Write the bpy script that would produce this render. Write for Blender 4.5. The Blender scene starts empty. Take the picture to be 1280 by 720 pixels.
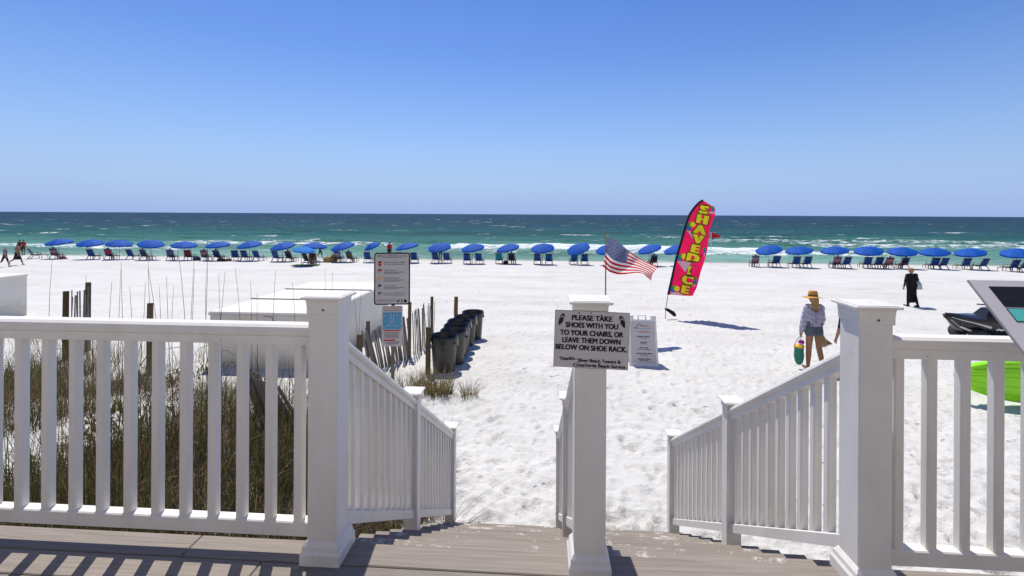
import bpy, bmesh, math, random
import numpy as np
from mathutils import Vector, Matrix, Euler

random.seed(7)
R = math.radians
S = bpy.context.scene
COL = S.collection

# ------------------------------------------------------------------ camera
F = 600.0                       # focal length in photograph pixels (1280 wide)
YAW = R(3.62)                   # camera looks a little left of the stair axis
EYE = 1.5                       # eye height above the deck (deck top is z = 0)
cam_d = bpy.data.cameras.new('camera')
cam = bpy.data.objects.new('camera', cam_d)
COL.objects.link(cam)
cam_d.sensor_width = 36.0
cam_d.lens = F / 1280.0 * 36.0
cam_d.shift_y = -(360 - 267.8) / 1280.0
cam_d.clip_start = 0.05
cam_d.clip_end = 60000
cam.matrix_world = Matrix.Translation((0, 0, EYE)) @ (Matrix.Rotation(YAW, 4, 'Z') @ Matrix.Rotation(R(90), 4, 'X') @ Matrix.Rotation(R(0.30), 4, 'Z'))
S.camera = cam

# ------------------------------------------------------------------ sky, sun, exposure
SUN_AZ = R(-22.6)               # from +Y towards +X (negative: left of the view)
SUN_EL = R(62)
w = bpy.data.worlds.new('World'); S.world = w; w.use_nodes = True
nt = w.node_tree
for n in list(nt.nodes): nt.nodes.remove(n)
sky = nt.nodes.new('ShaderNodeTexSky'); sky.sky_type = 'NISHITA'; sky.sun_disc = False
sky.sun_elevation = SUN_EL; sky.sun_rotation = SUN_AZ
sky.altitude = 0; sky.air_density = 1.0; sky.dust_density = 0.2; sky.ozone_density = 2.0
bg = nt.nodes.new('ShaderNodeBackground'); bg.inputs['Strength'].default_value = 0.08
# pale blue sea haze low over the horizon, all the way round
tc = nt.nodes.new('ShaderNodeTexCoord'); sep = nt.nodes.new('ShaderNodeSeparateXYZ'); rmp = nt.nodes.new('ShaderNodeValToRGB')
nt.links.new(tc.outputs['Generated'], sep.inputs[0]); nt.links.new(sep.outputs[2], rmp.inputs[0])
el = rmp.color_ramp.elements; el[0].position = 0.0; el[0].color = (.95, .95, .95, 1); el[1].position = .5; el[1].color = (0, 0, 0, 1)
for p_, v_ in ((.06, .78), (.16, .42), (.30, .12)):
    e_ = el.new(p_); e_.color = (v_, v_, v_, 1)
mxw = nt.nodes.new('ShaderNodeMix'); mxw.data_type = 'RGBA'; mxw.inputs[7].default_value = (3.8, 5.7, 10.4, 1)
hs = nt.nodes.new('ShaderNodeHueSaturation'); hs.inputs['Saturation'].default_value = 1.33; hs.inputs['Hue'].default_value = 0.517; hs.inputs['Value'].default_value = 1.62
nt.links.new(sky.outputs[0], hs.inputs['Color'])
nt.links.new(rmp.outputs[0], mxw.inputs[0]); nt.links.new(hs.outputs[0], mxw.inputs[6])
wo = nt.nodes.new('ShaderNodeOutputWorld')
nt.links.new(mxw.outputs[2], bg.inputs['Color']); nt.links.new(bg.outputs[0], wo.inputs['Surface'])
sd = bpy.data.lights.new('sun', 'SUN'); sd.energy = 4.9; sd.angle = R(0.53); sd.color = (1.0, 0.955, 0.87)
sun = bpy.data.objects.new('sun', sd); COL.objects.link(sun)
sdir = Vector((math.sin(SUN_AZ) * math.cos(SUN_EL), math.cos(SUN_AZ) * math.cos(SUN_EL), math.sin(SUN_EL)))
sun.rotation_euler = sdir.to_track_quat('Z', 'Y').to_euler(); sun.location = (-6, 12, 25)
S.view_settings.view_transform = 'Standard'; S.view_settings.look = 'None'
S.view_settings.exposure = 0.0; S.view_settings.gamma = 1.0
S.view_settings.use_curve_mapping = False

# ------------------------------------------------------------------ positions
def interp(v, xs, ys): return float(np.interp(v, xs, ys))
GY = [-20, 2, 5, 11, 20, 42, 48, 60, 90, 200]
GZ = [-1.75, -1.75, -1.82, -1.95, -2.35, -2.86, -3.10, -3.75, -5.0, -8.0]
SEA_Z = -3.10
def sstep(a, b, v):
    t = np.clip((v - a) / (b - a), 0, 1); return t * t * (3 - 2 * t)
def ground(x, y):
    """Smooth height of the sand (arrays or numbers)."""
    x = np.asarray(x, float); y = np.asarray(y, float)
    z = np.interp(y, GY, GZ)
    dune = 0.75 * (1 - sstep(-3.6, -1.3, x)) * sstep(-1, 2, y) * (1 - sstep(5.2, 9.4, y)) * (0.4 + 0.6 * sstep(-16, -9, x))
    right = 0.10 * sstep(1.6, 3.5, x) * (1 - sstep(5, 9, y))
    return z + dune + right
def gz(x, y): return float(ground(x, y))
def dirpx(px):
    """Photograph column -> world slope X/Y (for things at a known Y)."""
    return math.tan(math.atan((px - 640) / F) - YAW)
def at_depth(px, d):
    r = (px - 640) / F * d
    return r * math.cos(YAW) - d * math.sin(YAW), r * math.sin(YAW) + d * math.cos(YAW)
def hor(px): return 267.8 + (px - 640) * 0.00524
def on_ground(px, py):
    """Photograph pixel -> point where that sight line meets the sand."""
    d = 10.0
    for _ in range(60):
        x, y = at_depth(px, d)
        d = 0.5 * d + 0.5 * F * (EYE - gz(x, y)) / (py - hor(px))
    x, y = at_depth(px, d)
    return Vector((x, y, gz(x, y)))
SHADE = (math.sin(SUN_AZ + math.pi), math.cos(SUN_AZ + math.pi))

# ------------------------------------------------------------------ mesh helpers
class MB:
    """Collects shapes into ONE mesh."""
    def __init__(s): s.v = []; s.f = []; s.m = []
    def add(s, verts, faces, mi=0):
        o = len(s.v); s.v += [tuple(p) for p in verts]
        s.f += [tuple(i + o for i in f) for f in faces]; s.m += [mi] * len(faces); return s
    def box(s, c, d, rot=None, ch=0.0, mi=0):
        hx, hy, hz = d[0] / 2, d[1] / 2, d[2] / 2
        if ch <= 0:
            vs = [Vector((x * hx, y * hy, z * hz)) for z in (-1, 1) for y in (-1, 1) for x in (-1, 1)]
            fs = [(0, 2, 3, 1), (4, 5, 7, 6), (0, 1, 5, 4), (2, 6, 7, 3), (0, 4, 6, 2), (1, 3, 7, 5)]
        else:
            ch = min(ch, hx * .9, hy * .9, hz * .9)
            bm = bmesh.new(); bmesh.ops.create_cube(bm, size=1)
            for v in bm.verts: v.co = Vector((v.co.x * d[0], v.co.y * d[1], v.co.z * d[2]))
            bmesh.ops.bevel(bm, geom=bm.edges[:], offset=ch, segments=1, affect='EDGES', profile=.5)
            bm.verts.index_update()
            vs = [v.co.copy() for v in bm.verts]; fs = [tuple(v.index for v in f.verts) for f in bm.faces]; bm.free()
        c = Vector(c)
        if rot is not None:
            m = rot if isinstance(rot, Matrix) else Euler(rot).to_matrix()
            vs = [m @ v for v in vs]
        return s.add([v + c for v in vs], fs, mi)
    def bar(s, p, q, a, b, up=(0, 0, 1), ch=0.0, mi=0):
        """Square bar from p to q: a = width sideways, b = thickness along up."""
        p = Vector(p); q = Vector(q); z = (q - p); L = z.length; z.normalize(); u = Vector(up)
        if abs(z.dot(u)) > .98: u = Vector((0, 1, 0))
        x = z.cross(u).normalized(); y = x.cross(z).normalized()
        m = Matrix((x, y, z)).transposed()
        return s.box((p + q) / 2, (a, b, L), m, ch, mi)
    def tube(s, pts, rad, n=8, cap=True, mi=0, squash=None):
        pts = [Vector(p) for p in pts]
        if not hasattr(rad, '__len__'): rad = [rad] * len(pts)
        vs = []; fs = []; prev = None
        for i, p in enumerate(pts):
            t = (pts[min(i + 1, len(pts) - 1)] - pts[max(i - 1, 0)]).normalized()
            if prev is None:
                u = Vector((0, 0, 1)) if abs(t.z) < .9 else Vector((1, 0, 0))
                x = t.cross(u).normalized()
            else:
                x = (prev - t * prev.dot(t)).normalized()
            prev = x; y = t.cross(x)
            for k in range(n):
                a = 2 * math.pi * k / n
                vs.append(p + (x * math.cos(a) + y * math.sin(a)) * rad[i])
        for i in range(len(pts) - 1):
            for k in range(n):
                k2 = (k + 1) % n
                fs.append((i * n + k, i * n + k2, (i + 1) * n + k2, (i + 1) * n + k))
        if cap:
            fs.append(tuple(range(n - 1, -1, -1))); b = (len(pts) - 1) * n; fs.append(tuple(b + k for k in range(n)))
        return s.add(vs, fs, mi)
    def lathe(s, prof, n=20, c=(0, 0, 0), mi=0, cap=False):
        vs = []; fs = []; c = Vector(c)
        for r, z in prof:
            for k in range(n):
                a = 2 * math.pi * k / n; vs.append(c + Vector((r * math.cos(a), r * math.sin(a), z)))
        for i in range(len(prof) - 1):
            for k in range(n):
                k2 = (k + 1) % n; fs.append((i * n + k, i * n + k2, (i + 1) * n + k2, (i + 1) * n + k))
        if cap:
            fs.append(tuple(range(n - 1, -1, -1))); b = (len(prof) - 1) * n; fs.append(tuple(b + k for k in range(n)))
        return s.add(vs, fs, mi)
    def sweep(s, prof, p, q, mi=0):
        """Section (x, z) pushed along p -> q with upright ends; x is the level direction across."""
        p = Vector(p); q = Vector(q); d = q - p; h = Vector((d.x, d.y, 0)).normalized(); x = Vector((h.y, -h.x, 0))
        n = len(prof); vs = [e + x * a + Vector((0, 0, b)) for e in (p, q) for a, b in prof]
        fs = [(k, (k + 1) % n, n + (k + 1) % n, n + k) for k in range(n)] + [tuple(range(n - 1, -1, -1)), tuple(range(n, 2 * n))]
        return s.add(vs, fs, mi)
    def extrude(s, poly, y0, y1, mi=0):
        """Outline in (x, z) given thickness from y0 to y1."""
        n = len(poly); vs = [(a, y0, b) for a, b in poly] + [(a, y1, b) for a, b in poly]
        fs = [(k, (k + 1) % n, n + (k + 1) % n, n + k) for k in range(n)] + [tuple(range(n - 1, -1, -1)), tuple(range(n, 2 * n))]
        return s.add(vs, fs, mi)
    def mesh(s, name, mats, smooth=False):
        me = bpy.data.meshes.new(name); me.from_pydata(s.v, [], s.f)
        for m in (mats if isinstance(mats, (list, tuple)) else [mats]): me.materials.append(m)
        if any(s.m): me.polygons.foreach_set('material_index', s.m)
        bm = bmesh.new(); bm.from_mesh(me); bmesh.ops.recalc_face_normals(bm, faces=bm.faces); bm.to_mesh(me); bm.free()
        if smooth: smooth_mesh(me, smooth)
        me.update(); return me
    def build(s, name, mats, parent=None, smooth=False, loc=(0, 0, 0)):
        return ob(name, s.mesh(name, mats, smooth), parent, loc)
def smooth_mesh(me, ang=40):
    me.polygons.foreach_set('use_smooth', [True] * len(me.polygons))
    if ang is not True and ang < 180:
        try: me.set_sharp_from_angle(angle=R(ang))
        except Exception: pass
def ob(name, me, parent=None, loc=(0, 0, 0), rot=None):
    o = bpy.data.objects.new(name, me); COL.objects.link(o); o.location = loc
    if rot is not None: o.rotation_euler = rot
    if parent is not None: o.parent = parent
    return o
def tag(o, label=None, cat=None, group=None, kind=None):
    if label: o['label'] = label
    if cat: o['category'] = cat
    if group: o['group'] = group
    if kind: o['kind'] = kind
    return o
def thing(name, label, cat, loc=(0, 0, 0), rz=0.0, group=None):
    o = ob(name, None, None, loc, (0, 0, rz)); o.empty_display_size = .1
    return tag(o, label, cat, group)
def copy_tree(o, parent=None):
    c = o.copy(); COL.objects.link(c); c.parent = parent
    for ch in o.children: copy_tree(ch, c)
    return c
def kids(o):
    out = []
    for c in o.children: out.append(c); out += kids(c)
    return out

# ------------------------------------------------------------------ material helpers
class NT:
    def __init__(s, name):
        s.m = bpy.data.materials.new(name); s.m.use_nodes = True; s.t = s.m.node_tree
        s.b = s.t.nodes['Principled BSDF']; s.out = s.t.nodes['Material Output']
    def n(s, kind, **kw):
        nd = s.t.nodes.new(kind)
        for k, v in kw.items():
            if k in nd.inputs.keys(): nd.inputs[k].default_value = v
            else: setattr(nd, k, v)
        return nd
    def l(s, a, b): s.t.links.new(a, b)
    def coord(s, scale=(1, 1, 1), which='Object'):
        c = s.n('ShaderNodeTexCoord'); m = s.n('ShaderNodeMapping'); m.inputs['Scale'].default_value = scale
        s.l(c.outputs[which], m.inputs['Vector']); return m.outputs[0]
    def noise(s, vec, scale, detail=4, rough=.55, dist=0.0):
        n = s.n('ShaderNodeTexNoise'); n.inputs['Scale'].default_value = scale; n.inputs['Detail'].default_value = detail
        n.inputs['Roughness'].default_value = rough; n.inputs['Distortion'].default_value = dist
        s.l(vec, n.inputs['Vector']); return n.outputs['Fac']
    def ramp(s, fac, stops, interp='LINEAR'):
        r = s.n('ShaderNodeValToRGB'); r.color_ramp.interpolation = interp; e = r.color_ramp.elements
        while len(e) < len(stops): e.new(0.5)
        for i, (p, c) in enumerate(stops):
            e[i].position = p; e[i].color = c if len(c) == 4 else (*c, 1)
        s.l(fac, r.inputs['Fac']); return r.outputs['Color']
    def mix(s, fac, a, b, blend='MIX'):
        m = s.n('ShaderNodeMix'); m.data_type = 'RGBA'; m.blend_type = blend
        for k, v in ((0, fac), (6, a), (7, b)):
            if hasattr(v, 'is_linked'): s.l(v, m.inputs[k])
            elif k == 0: m.inputs[0].default_value = v
            else: m.inputs[k].default_value = (*v, 1) if len(v) == 3 else v
        return m.outputs[2]
    def math(s, op, a, b=None, c=None):
        m = s.n('ShaderNodeMath'); m.operation = op
        for i, v in enumerate((a, b, c)):
            if v is None: continue
            if hasattr(v, 'is_linked'): s.l(v, m.inputs[i])
            else: m.inputs[i].default_value = v
        return m.outputs[0]
    def bump(s, h, strength=.3, dist=.01):
        b = s.n('ShaderNodeBump'); b.inputs['Strength'].default_value = strength; b.inputs['Distance'].default_value = dist
        s.l(h, b.inputs['Height']); s.l(b.outputs[0], s.b.inputs['Normal']); return b
    def base(s, c):
        if hasattr(c, 'is_linked'): s.l(c, s.b.inputs['Base Color'])
        else: s.b.inputs['Base Color'].default_value = (*c, 1)
def plain(name, col, rough=.55, var=.12, scale=14, spec=.4, metal=0.0, bump=0.0, transl=0.0):
    """Colour with uneven wear, per-object variation."""
    t = NT(name); v = t.coord()
    a = t.noise(v, scale, 5, .6); lo = tuple(c * (1 - var) for c in col); hi = tuple(min(1, c * (1 + var)) for c in col)
    c = t.ramp(a, [(.3, lo), (.7, hi)]); t.base(c)
    t.b.inputs['Roughness'].default_value = rough; t.b.inputs['Metallic'].default_value = metal
    t.b.inputs['Specular IOR Level'].default_value = spec
    if bump: t.bump(t.noise(v, scale * 6, 4), bump, .004)
    if transl:
        tr = t.n('ShaderNodeBsdfTranslucent'); t.l(c, tr.inputs['Color']); mx = t.n('ShaderNodeMixShader'); mx.inputs[0].default_value = transl
        t.l(t.b.outputs[0], mx.inputs[1]); t.l(tr.outputs[0], mx.inputs[2]); t.l(mx.outputs[0], t.out.inputs['Surface'])
    return t.m

def mat_vinyl():
    t = NT('white_vinyl'); v = t.coord()
    g = t.n('ShaderNodeNewGeometry')
    mp = t.n('ShaderNodeMapping'); mp.inputs['Scale'].default_value = (1, 1, .35); t.l(g.outputs['Position'], mp.inputs['Vector'])
    a = t.noise(mp.outputs[0], 5, 6, .62)
    c = t.ramp(a, [(.25, (.67, .63, .57)), (.5, (.765, .73, .675)), (.75, (.81, .78, .73))])
    s = t.noise(g.outputs['Position'], 23, 5, .7)
    sm = t.ramp(s, [(.63, (0, 0, 0)), (.70, (1, 1, 1))])
    big = t.ramp(t.noise(g.outputs['Position'], 3.1, 2), [(.5, (0, 0, 0)), (.60, (1, 1, 1))])
    f = t.math('MULTIPLY', t.math('MULTIPLY', sm, big), .62)
    c = t.mix(f, c, (.42, .38, .33)); t.base(c)
    t.b.inputs['Roughness'].default_value = .42; t.b.inputs['Specular IOR Level'].default_value = .4
    t.bump(t.noise(mp.outputs[0], 60, 4, .6), .06, .003)
    return t.m
def mat_deck(name, sandy):
    t = NT(name); g = t.n('ShaderNodeNewGeometry'); oi = t.n('ShaderNodeObjectInfo')
    mp = t.n('ShaderNodeMapping'); mp.inputs['Scale'].default_value = (1.2, 34, 34); t.l(g.outputs['Position'], mp.inputs['Vector'])
    off = t.n('ShaderNodeVectorMath'); off.operation = 'ADD'; t.l(mp.outputs[0], off.inputs[0])
    cb = t.n('ShaderNodeCombineXYZ'); t.l(t.math('MULTIPLY', oi.outputs['Random'], 37.0), cb.inputs[0]); t.l(cb.outputs[0], off.inputs[1])
    a = t.noise(off.outputs[0], 2.2, 6, .65, .6)
    c = t.ramp(a, [(.28, (.15, .125, .10)), (.5, (.225, .192, .162)), (.72, (.29, .255, .22))])
    b = t.noise(g.outputs['Position'], 2.3, 5, .6)
    c = t.mix(t.math('MULTIPLY', b, .5), c, (.26, .225, .195))
    rnd = t.math('MULTIPLY_ADD', oi.outputs['Random'], .22, .89)
    hsv = t.n('ShaderNodeHueSaturation'); t.l(c, hsv.inputs['Color']); t.l(rnd, hsv.inputs['Value']); c = hsv.outputs[0]
    p = t.noise(g.outputs['Position'], 4.3, 8, .68, .4); q = t.noise(g.outputs['Position'], 70, 3, .7)
    lo = .555 if sandy else .66
    e = t.math('ADD', p, t.math('MULTIPLY', t.math('SUBTRACT', q, .5), .22))
    msk = t.ramp(e, [(lo, (0, 0, 0)), (lo + .09, (1, 1, 1))])
    c = t.mix(t.math('MULTIPLY', msk, .85), c, (.60, .565, .52)); t.base(c)
    t.b.inputs['Roughness'].default_value = .72; t.b.inputs['Specular IOR Level'].default_value = .25
    t.bump(t.math('ADD', t.math('MULTIPLY', a, .7), t.math('MULTIPLY', msk, .8)), .35, .004)
    return t.m
def mat_sand():
    t = NT('white_sand'); g = t.n('ShaderNodeNewGeometry'); P = g.outputs['Position']
    mp = t.n('ShaderNodeMapping'); mp.inputs['Scale'].default_value = (.16, 1.0, 1); t.l(P, mp.inputs['Vector'])
    a = t.noise(P, .55, 6, .62); b = t.noise(mp.outputs[0], .55, 5, .6); d = t.noise(P, 9, 6, .7)
    s = t.math('ADD', t.math('MULTIPLY', a, .35), t.math('ADD', t.math('MULTIPLY', b, .35), t.math('MULTIPLY', d, .3)))
    c = t.ramp(s, [(.34, (.50, .482, .446)), (.5, (.60, .583, .546)), (.62, (.65, .633, .596))])
    # bits of shell, weed and damp specks with shapes of their own
    vo = t.n('ShaderNodeTexVoronoi'); vo.inputs['Scale'].default_value = 2.1; t.l(P, vo.inputs['Vector'])
    sp = t.ramp(vo.outputs['Distance'], [(.03, (1, 1, 1)), (.05, (0, 0, 0))])
    gate = t.ramp(t.noise(P, .8, 3), [(.52, (0, 0, 0)), (.6, (1, 1, 1))])
    c = t.mix(t.math('MULTIPLY', t.math('MULTIPLY', sp, gate), .6), c, (.25, .22, .18))
    # plant litter lying under the dune grass
    la = t.n('ShaderNodeAttribute'); la.attribute_name = 'litter'
    lm = t.ramp(t.math('ADD', la.outputs['Fac'], t.math('MULTIPLY_ADD', t.noise(P, 7, 6, .7), 1.2, -.6)), [(.35, (0, 0, 0)), (.62, (1, 1, 1))])
    c = t.mix(t.math('MULTIPLY', lm, .9), c, (.085, .065, .045))
    # damp sand along the water
    sx = t.n('ShaderNodeSeparateXYZ'); t.l(P, sx.inputs[0])
    yy = t.math('ADD', sx.outputs[1], t.math('MULTIPLY_ADD', t.noise(P, .12, 4), 3.0, -1.5))
    wet = t.ramp(t.math('MULTIPLY_ADD', yy, 1 / 20.0, -35 / 20.0), [(.50, (0, 0, 0)), (.62, (1, 1, 1))])
    c = t.mix(t.math('MULTIPLY', wet, .85), c, (.47, .43, .38)); t.base(c)
    t.b.inputs['Roughness'].default_value = .95; t.b.inputs['Specular IOR Level'].default_value = .12
    h = t.math('ADD', t.math('MULTIPLY', t.noise(P, 9, 7, .66), .5), t.math('MULTIPLY', t.noise(P, 2.2, 4, .6), .7))
    v1 = t.n('ShaderNodeTexVoronoi'); v1.inputs['Scale'].default_value = 2.6; t.l(P, v1.inputs['Vector'])
    pit = t.ramp(v1.outputs['Distance'], [(.05, (0, 0, 0)), (.15, (1, 1, 1)), (.20, (1, 1, 1)), (.30, (.86, .86, .86))])
    v2 = t.n('ShaderNodeTexVoronoi'); v2.inputs['Scale'].default_value = 5.7; t.l(P, v2.inputs['Vector'])
    pit2 = t.ramp(v2.outputs['Distance'], [(.06, (0, 0, 0)), (.16, (1, 1, 1)), (.3, (.9, .9, .9))])
    tr = t.ramp(t.noise(P, .35, 3), [(.38, (0, 0, 0)), (.6, (1, 1, 1))])
    h = t.math('ADD', h, t.math('MULTIPLY', tr, t.math('ADD', t.math('MULTIPLY', pit, .55), t.math('MULTIPLY', pit2, .28))))
    t.bump(h, .75, .10)
    return t.m
def mat_sea():
    t = NT('sea_water'); g = t.n('ShaderNodeNewGeometry'); P = g.outputs['Position']
    sx = t.n('ShaderNodeSeparateXYZ'); t.l(P, sx.inputs[0])
    wob = t.math('MULTIPLY_ADD', t.noise(P, .035, 5, .6), .5, -.25)
    ly = t.math('ADD', t.math('LOGARITHM', t.math('MAXIMUM', sx.outputs[1], 10), 10), t.math('MULTIPLY', wob, .55))
    k = t.math('MULTIPLY_ADD', ly, 1 / 2.4, -1.6 / 2.4)         # 40 m -> 0, 10 km -> 1
    depth = t.ramp(k, [(0.02, (.22, .36, .30)), (.075, (.12, .265, .215)), (.13, (.045, .150, .125)), (.20, (.016, .078, .076)),
                       (.30, (.008, .046, .060)), (.44, (.006, .029, .050)), (.65, (.005, .022, .052)), (1, (.005, .018, .046))])
    mp = t.n('ShaderNodeMapping'); mp.inputs['Scale'].default_value = (.35, 1, 1); t.l(P, mp.inputs['Vector'])
    patch = t.noise(mp.outputs[0], .10, 5, .65)
    depth = t.mix(1.0, depth, t.ramp(patch, [(.3, (.72, .72, .72)), (.7, (1.25, 1.25, 1.25))]), 'MULTIPLY')
    at = t.n('ShaderNodeAttribute'); at.attribute_name = 'foam'
    fn = t.noise(mp.outputs[0], 1.5, 8, .78, .8)
    fo = t.ramp(t.math('ADD', at.outputs['Fac'], t.math('MULTIPLY_ADD', fn, 2.1, -1.10)), [(.46, (0, 0, 0)), (.66, (1, 1, 1))])
    c = t.mix(fo, depth, (.82, .85, .85)); t.base(c)
    t.l(t.math('MULTIPLY_ADD', fo, .6, .22), t.b.inputs['Roughness'])
    t.b.inputs['IOR'].default_value = 1.33; t.b.inputs['Specular IOR Level'].default_value = .10
    h = t.math('ADD', t.math('MULTIPLY', t.noise(mp.outputs[0], .55, 6, .68), 1.0), t.math('MULTIPLY', t.noise(mp.outputs[0], 2.6, 4, .6), .3))
    bp_ = t.bump(h, .9, .9)
    df = t.n('ShaderNodeBsdfDiffuse'); t.l(c, df.inputs['Color']); t.l(bp_.outputs[0], df.inputs['Normal'])
    mx = t.n('ShaderNodeMixShader'); mx.inputs[0].default_value = .62
    t.l(t.b.outputs[0], mx.inputs[1]); t.l(df.outputs[0], mx.inputs[2]); t.l(mx.outputs[0], t.out.inputs['Surface'])
    return t.m
def mat_attr(name, rough=.7, transl=.45, spec=.2):
    t = NT(name); a = t.n('ShaderNodeAttribute'); a.attribute_name = 'Col'; g = t.n('ShaderNodeNewGeometry')
    v = t.ramp(t.noise(g.outputs['Position'], 14, 3), [(.3, (.75, .75, .75)), (.7, (1.2, 1.2, 1.2))])
    c = t.mix(1.0, a.outputs['Color'], v, 'MULTIPLY'); t.base(c)
    t.b.inputs['Roughness'].default_value = rough; t.b.inputs['Specular IOR Level'].default_value = spec
    tr = t.n('ShaderNodeBsdfTranslucent'); t.l(c, tr.inputs['Color']); mx = t.n('ShaderNodeMixShader'); mx.inputs[0].default_value = transl
    t.l(t.b.outputs[0], mx.inputs[1]); t.l(tr.outputs[0], mx.inputs[2]); t.l(mx.outputs[0], t.out.inputs['Surface'])
    return t.m
def mat_wood(name, col, var=.35):
    t = NT(name); v = t.coord((12, 12, 1.2)); oi = t.n('ShaderNodeObjectInfo')
    a = t.noise(v, 3, 6, .65, .5); lo = tuple(c * (1 - var) for c in col); hi = tuple(c * (1 + var) for c in col)
    c = t.ramp(a, [(.3, lo), (.7, hi)])
    hsv = t.n('ShaderNodeHueSaturation'); t.l(c, hsv.inputs['Color']); t.l(t.math('MULTIPLY_ADD', oi.outputs['Random'], .6, .7), hsv.inputs['Value'])
    t.base(hsv.outputs[0]); t.b.inputs['Roughness'].default_value = .85; t.b.inputs['Specular IOR Level'].default_value = .15
    t.bump(a, .4, .004); return t.m
def mat_box():
    t = NT('white_panel'); g = t.n('ShaderNodeNewGeometry'); P = g.outputs['Position']
    a = t.noise(P, 1.3, 6, .6); c = t.ramp(a, [(.3, (.72, .67, .58)), (.7, (.79, .745, .66))])
    sx = t.n('ShaderNodeSeparateXYZ'); t.l(P, sx.inputs[0])
    # green algae tide mark along the foot
    hgt = t.math('MULTIPLY_ADD', sx.outputs[2], 1 / .9, 1.95 / .9)
    st = t.ramp(t.math('ADD', hgt, t.math('MULTIPLY_ADD', t.noise(P, 4, 6, .7), .9, -.45)), [(.15, (1, 1, 1)), (.55, (0, 0, 0))])
    c = t.mix(t.math('MULTIPLY', st, .45), c, (.42, .41, .30)); t.base(c); t.b.inputs['Roughness'].default_value = .5
    return t.m

M = {}
M['vinyl'] = mat_vinyl()
M['deck'] = mat_deck('deck_board_composite', False)
M['tread'] = mat_deck('sandy_tread_composite', True)
M['sand'] = mat_sand(); M['sea'] = mat_sea(); M['grass'] = mat_attr('dune_grass_blades')
M['gwood'] = mat_wood('weathered_grey_wood', (.17, .135, .10)); M['bwood'] = mat_wood('brown_post_wood', (.13, .095, .05))
M['slat'] = mat_wood('grey_slat_wood', (.22, .195, .17)); M['cwood'] = mat_wood('chair_wood', (.36, .27, .19), .25)
M['rust'] = mat_wood('brown_flag_pole', (.26, .11, .05)); M['panel'] = mat_box()
M['blue'] = plain('blue_umbrella_canvas', (.002, .086, .42), .7, .15, 3, .15, transl=.12)
M['blue2'] = plain('pale_blue_umbrella_canvas', (.02, .20, .62), .7, .15, 3, .15, transl=.15)
M['navy'] = plain('blue_chair_canvas', (.014, .065, .24), .7, .25, 5, .2)
M['maroon'] = plain('maroon_chair_canvas', (.13, .03, .03), .7, .25, 5, .2)
M['teal_cloth'] = plain('teal_towel_cloth', (.02, .20, .26), .85, .2, 8, .1)
M['white'] = plain('white_paint', (.78, .78, .77), .45, .05, 10)
M['black'] = plain('black_paint', (.012, .012, .013), .45, .3, 20)
M['char'] = plain('black_bin_plastic', (.045, .04, .036), .42, .3, 9, .5, bump=.2)
M['bag'] = plain('black_bin_liner', (.010, .010, .011), .22, .4, 20, .6, bump=.6)
M['steel'] = plain('dull_steel', (.30, .30, .29), .4, .2, 20, .5, .8)
M['signgrey'] = plain('sign_board_white', (.56, .53, .53), .45, .05, 6)
M['ink'] = plain('black_ink', (.012, .012, .013), .5, .2, 30, .3)
M['inkgrey'] = plain('grey_ink', (.10, .10, .11), .5, .2, 30, .3)
M['inkred'] = plain('red_ink', (.50, .02, .02), .5, .15, 30, .3)
M['inkyel'] = plain('yellow_ink', (.80, .45, .02), .5, .1, 30, .3)
M['inkgreen'] = plain('dark_green_ink', (.03, .11, .07), .5, .1, 30, .3)
M['inkblue'] = plain('blue_ink', (.10, .33, .55), .5, .15, 30, .3)
M['inkpurple'] = plain('violet_ink', (.16, .13, .25), .5, .15, 30, .3)
M['inkteal'] = plain('teal_ink', (.10, .50, .45), .4, .06, 10, .4)
M['inksalmon'] = plain('salmon_ink', (.62, .26, .18), .5, .1, 30, .3)
M['fred'] = plain('red_flag_cloth', (.82, .012, .10), .7, .1, 4, .2, transl=.45)
M['fyel'] = plain('yellow_flag_cloth', (.95, .80, .02), .7, .05, 4, .2, transl=.0)
M['fgreen'] = plain('green_flag_cloth', (.08, .42, .10), .7, .08, 4, .2, transl=.25)
M['fblue'] = plain('blue_flag_cloth', (.05, .22, .60), .7, .08, 4, .2, transl=.25)
M['fwhite'] = plain('lilac_white_flag_cloth', (.72, .66, .76), .7, .06, 4, .2, transl=.30)
M['fblack'] = plain('black_flag_sleeve', (.012, .012, .014), .7, .2, 10, .2)
M['fedge'] = plain('dark_letter_edge', (.10, .075, .012), .7, .2, 10, .2)
M['usred'] = plain('stripe_red_cloth', (.55, .012, .022), .7, .15, 6, .2, transl=.40)
M['uswhite'] = plain('stripe_white_cloth', (.82, .79, .77), .7, .08, 6, .2, transl=.40)
M['usblue'] = plain('canton_blue_cloth', (.13, .15, .26), .7, .15, 6, .2, transl=.35)
M['warn'] = plain('warning_flag_cloth', (.42, .01, .02), .7, .15, 6, .2, transl=.3)
M['lime'] = plain('lime_kayak_plastic', (.30, .80, .012), .3, .10, 2.0, .5)
M['jetblack'] = plain('black_glossy_hull', (.014, .014, .016), .2, .2, 5, .5)
M['jetgrey'] = plain('grey_hull_graphic', (.62, .61, .62), .3, .1, 5, .5)
M['rubber'] = plain('grey_rubber', (.05, .05, .052), .8, .2, 12, .2)

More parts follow.
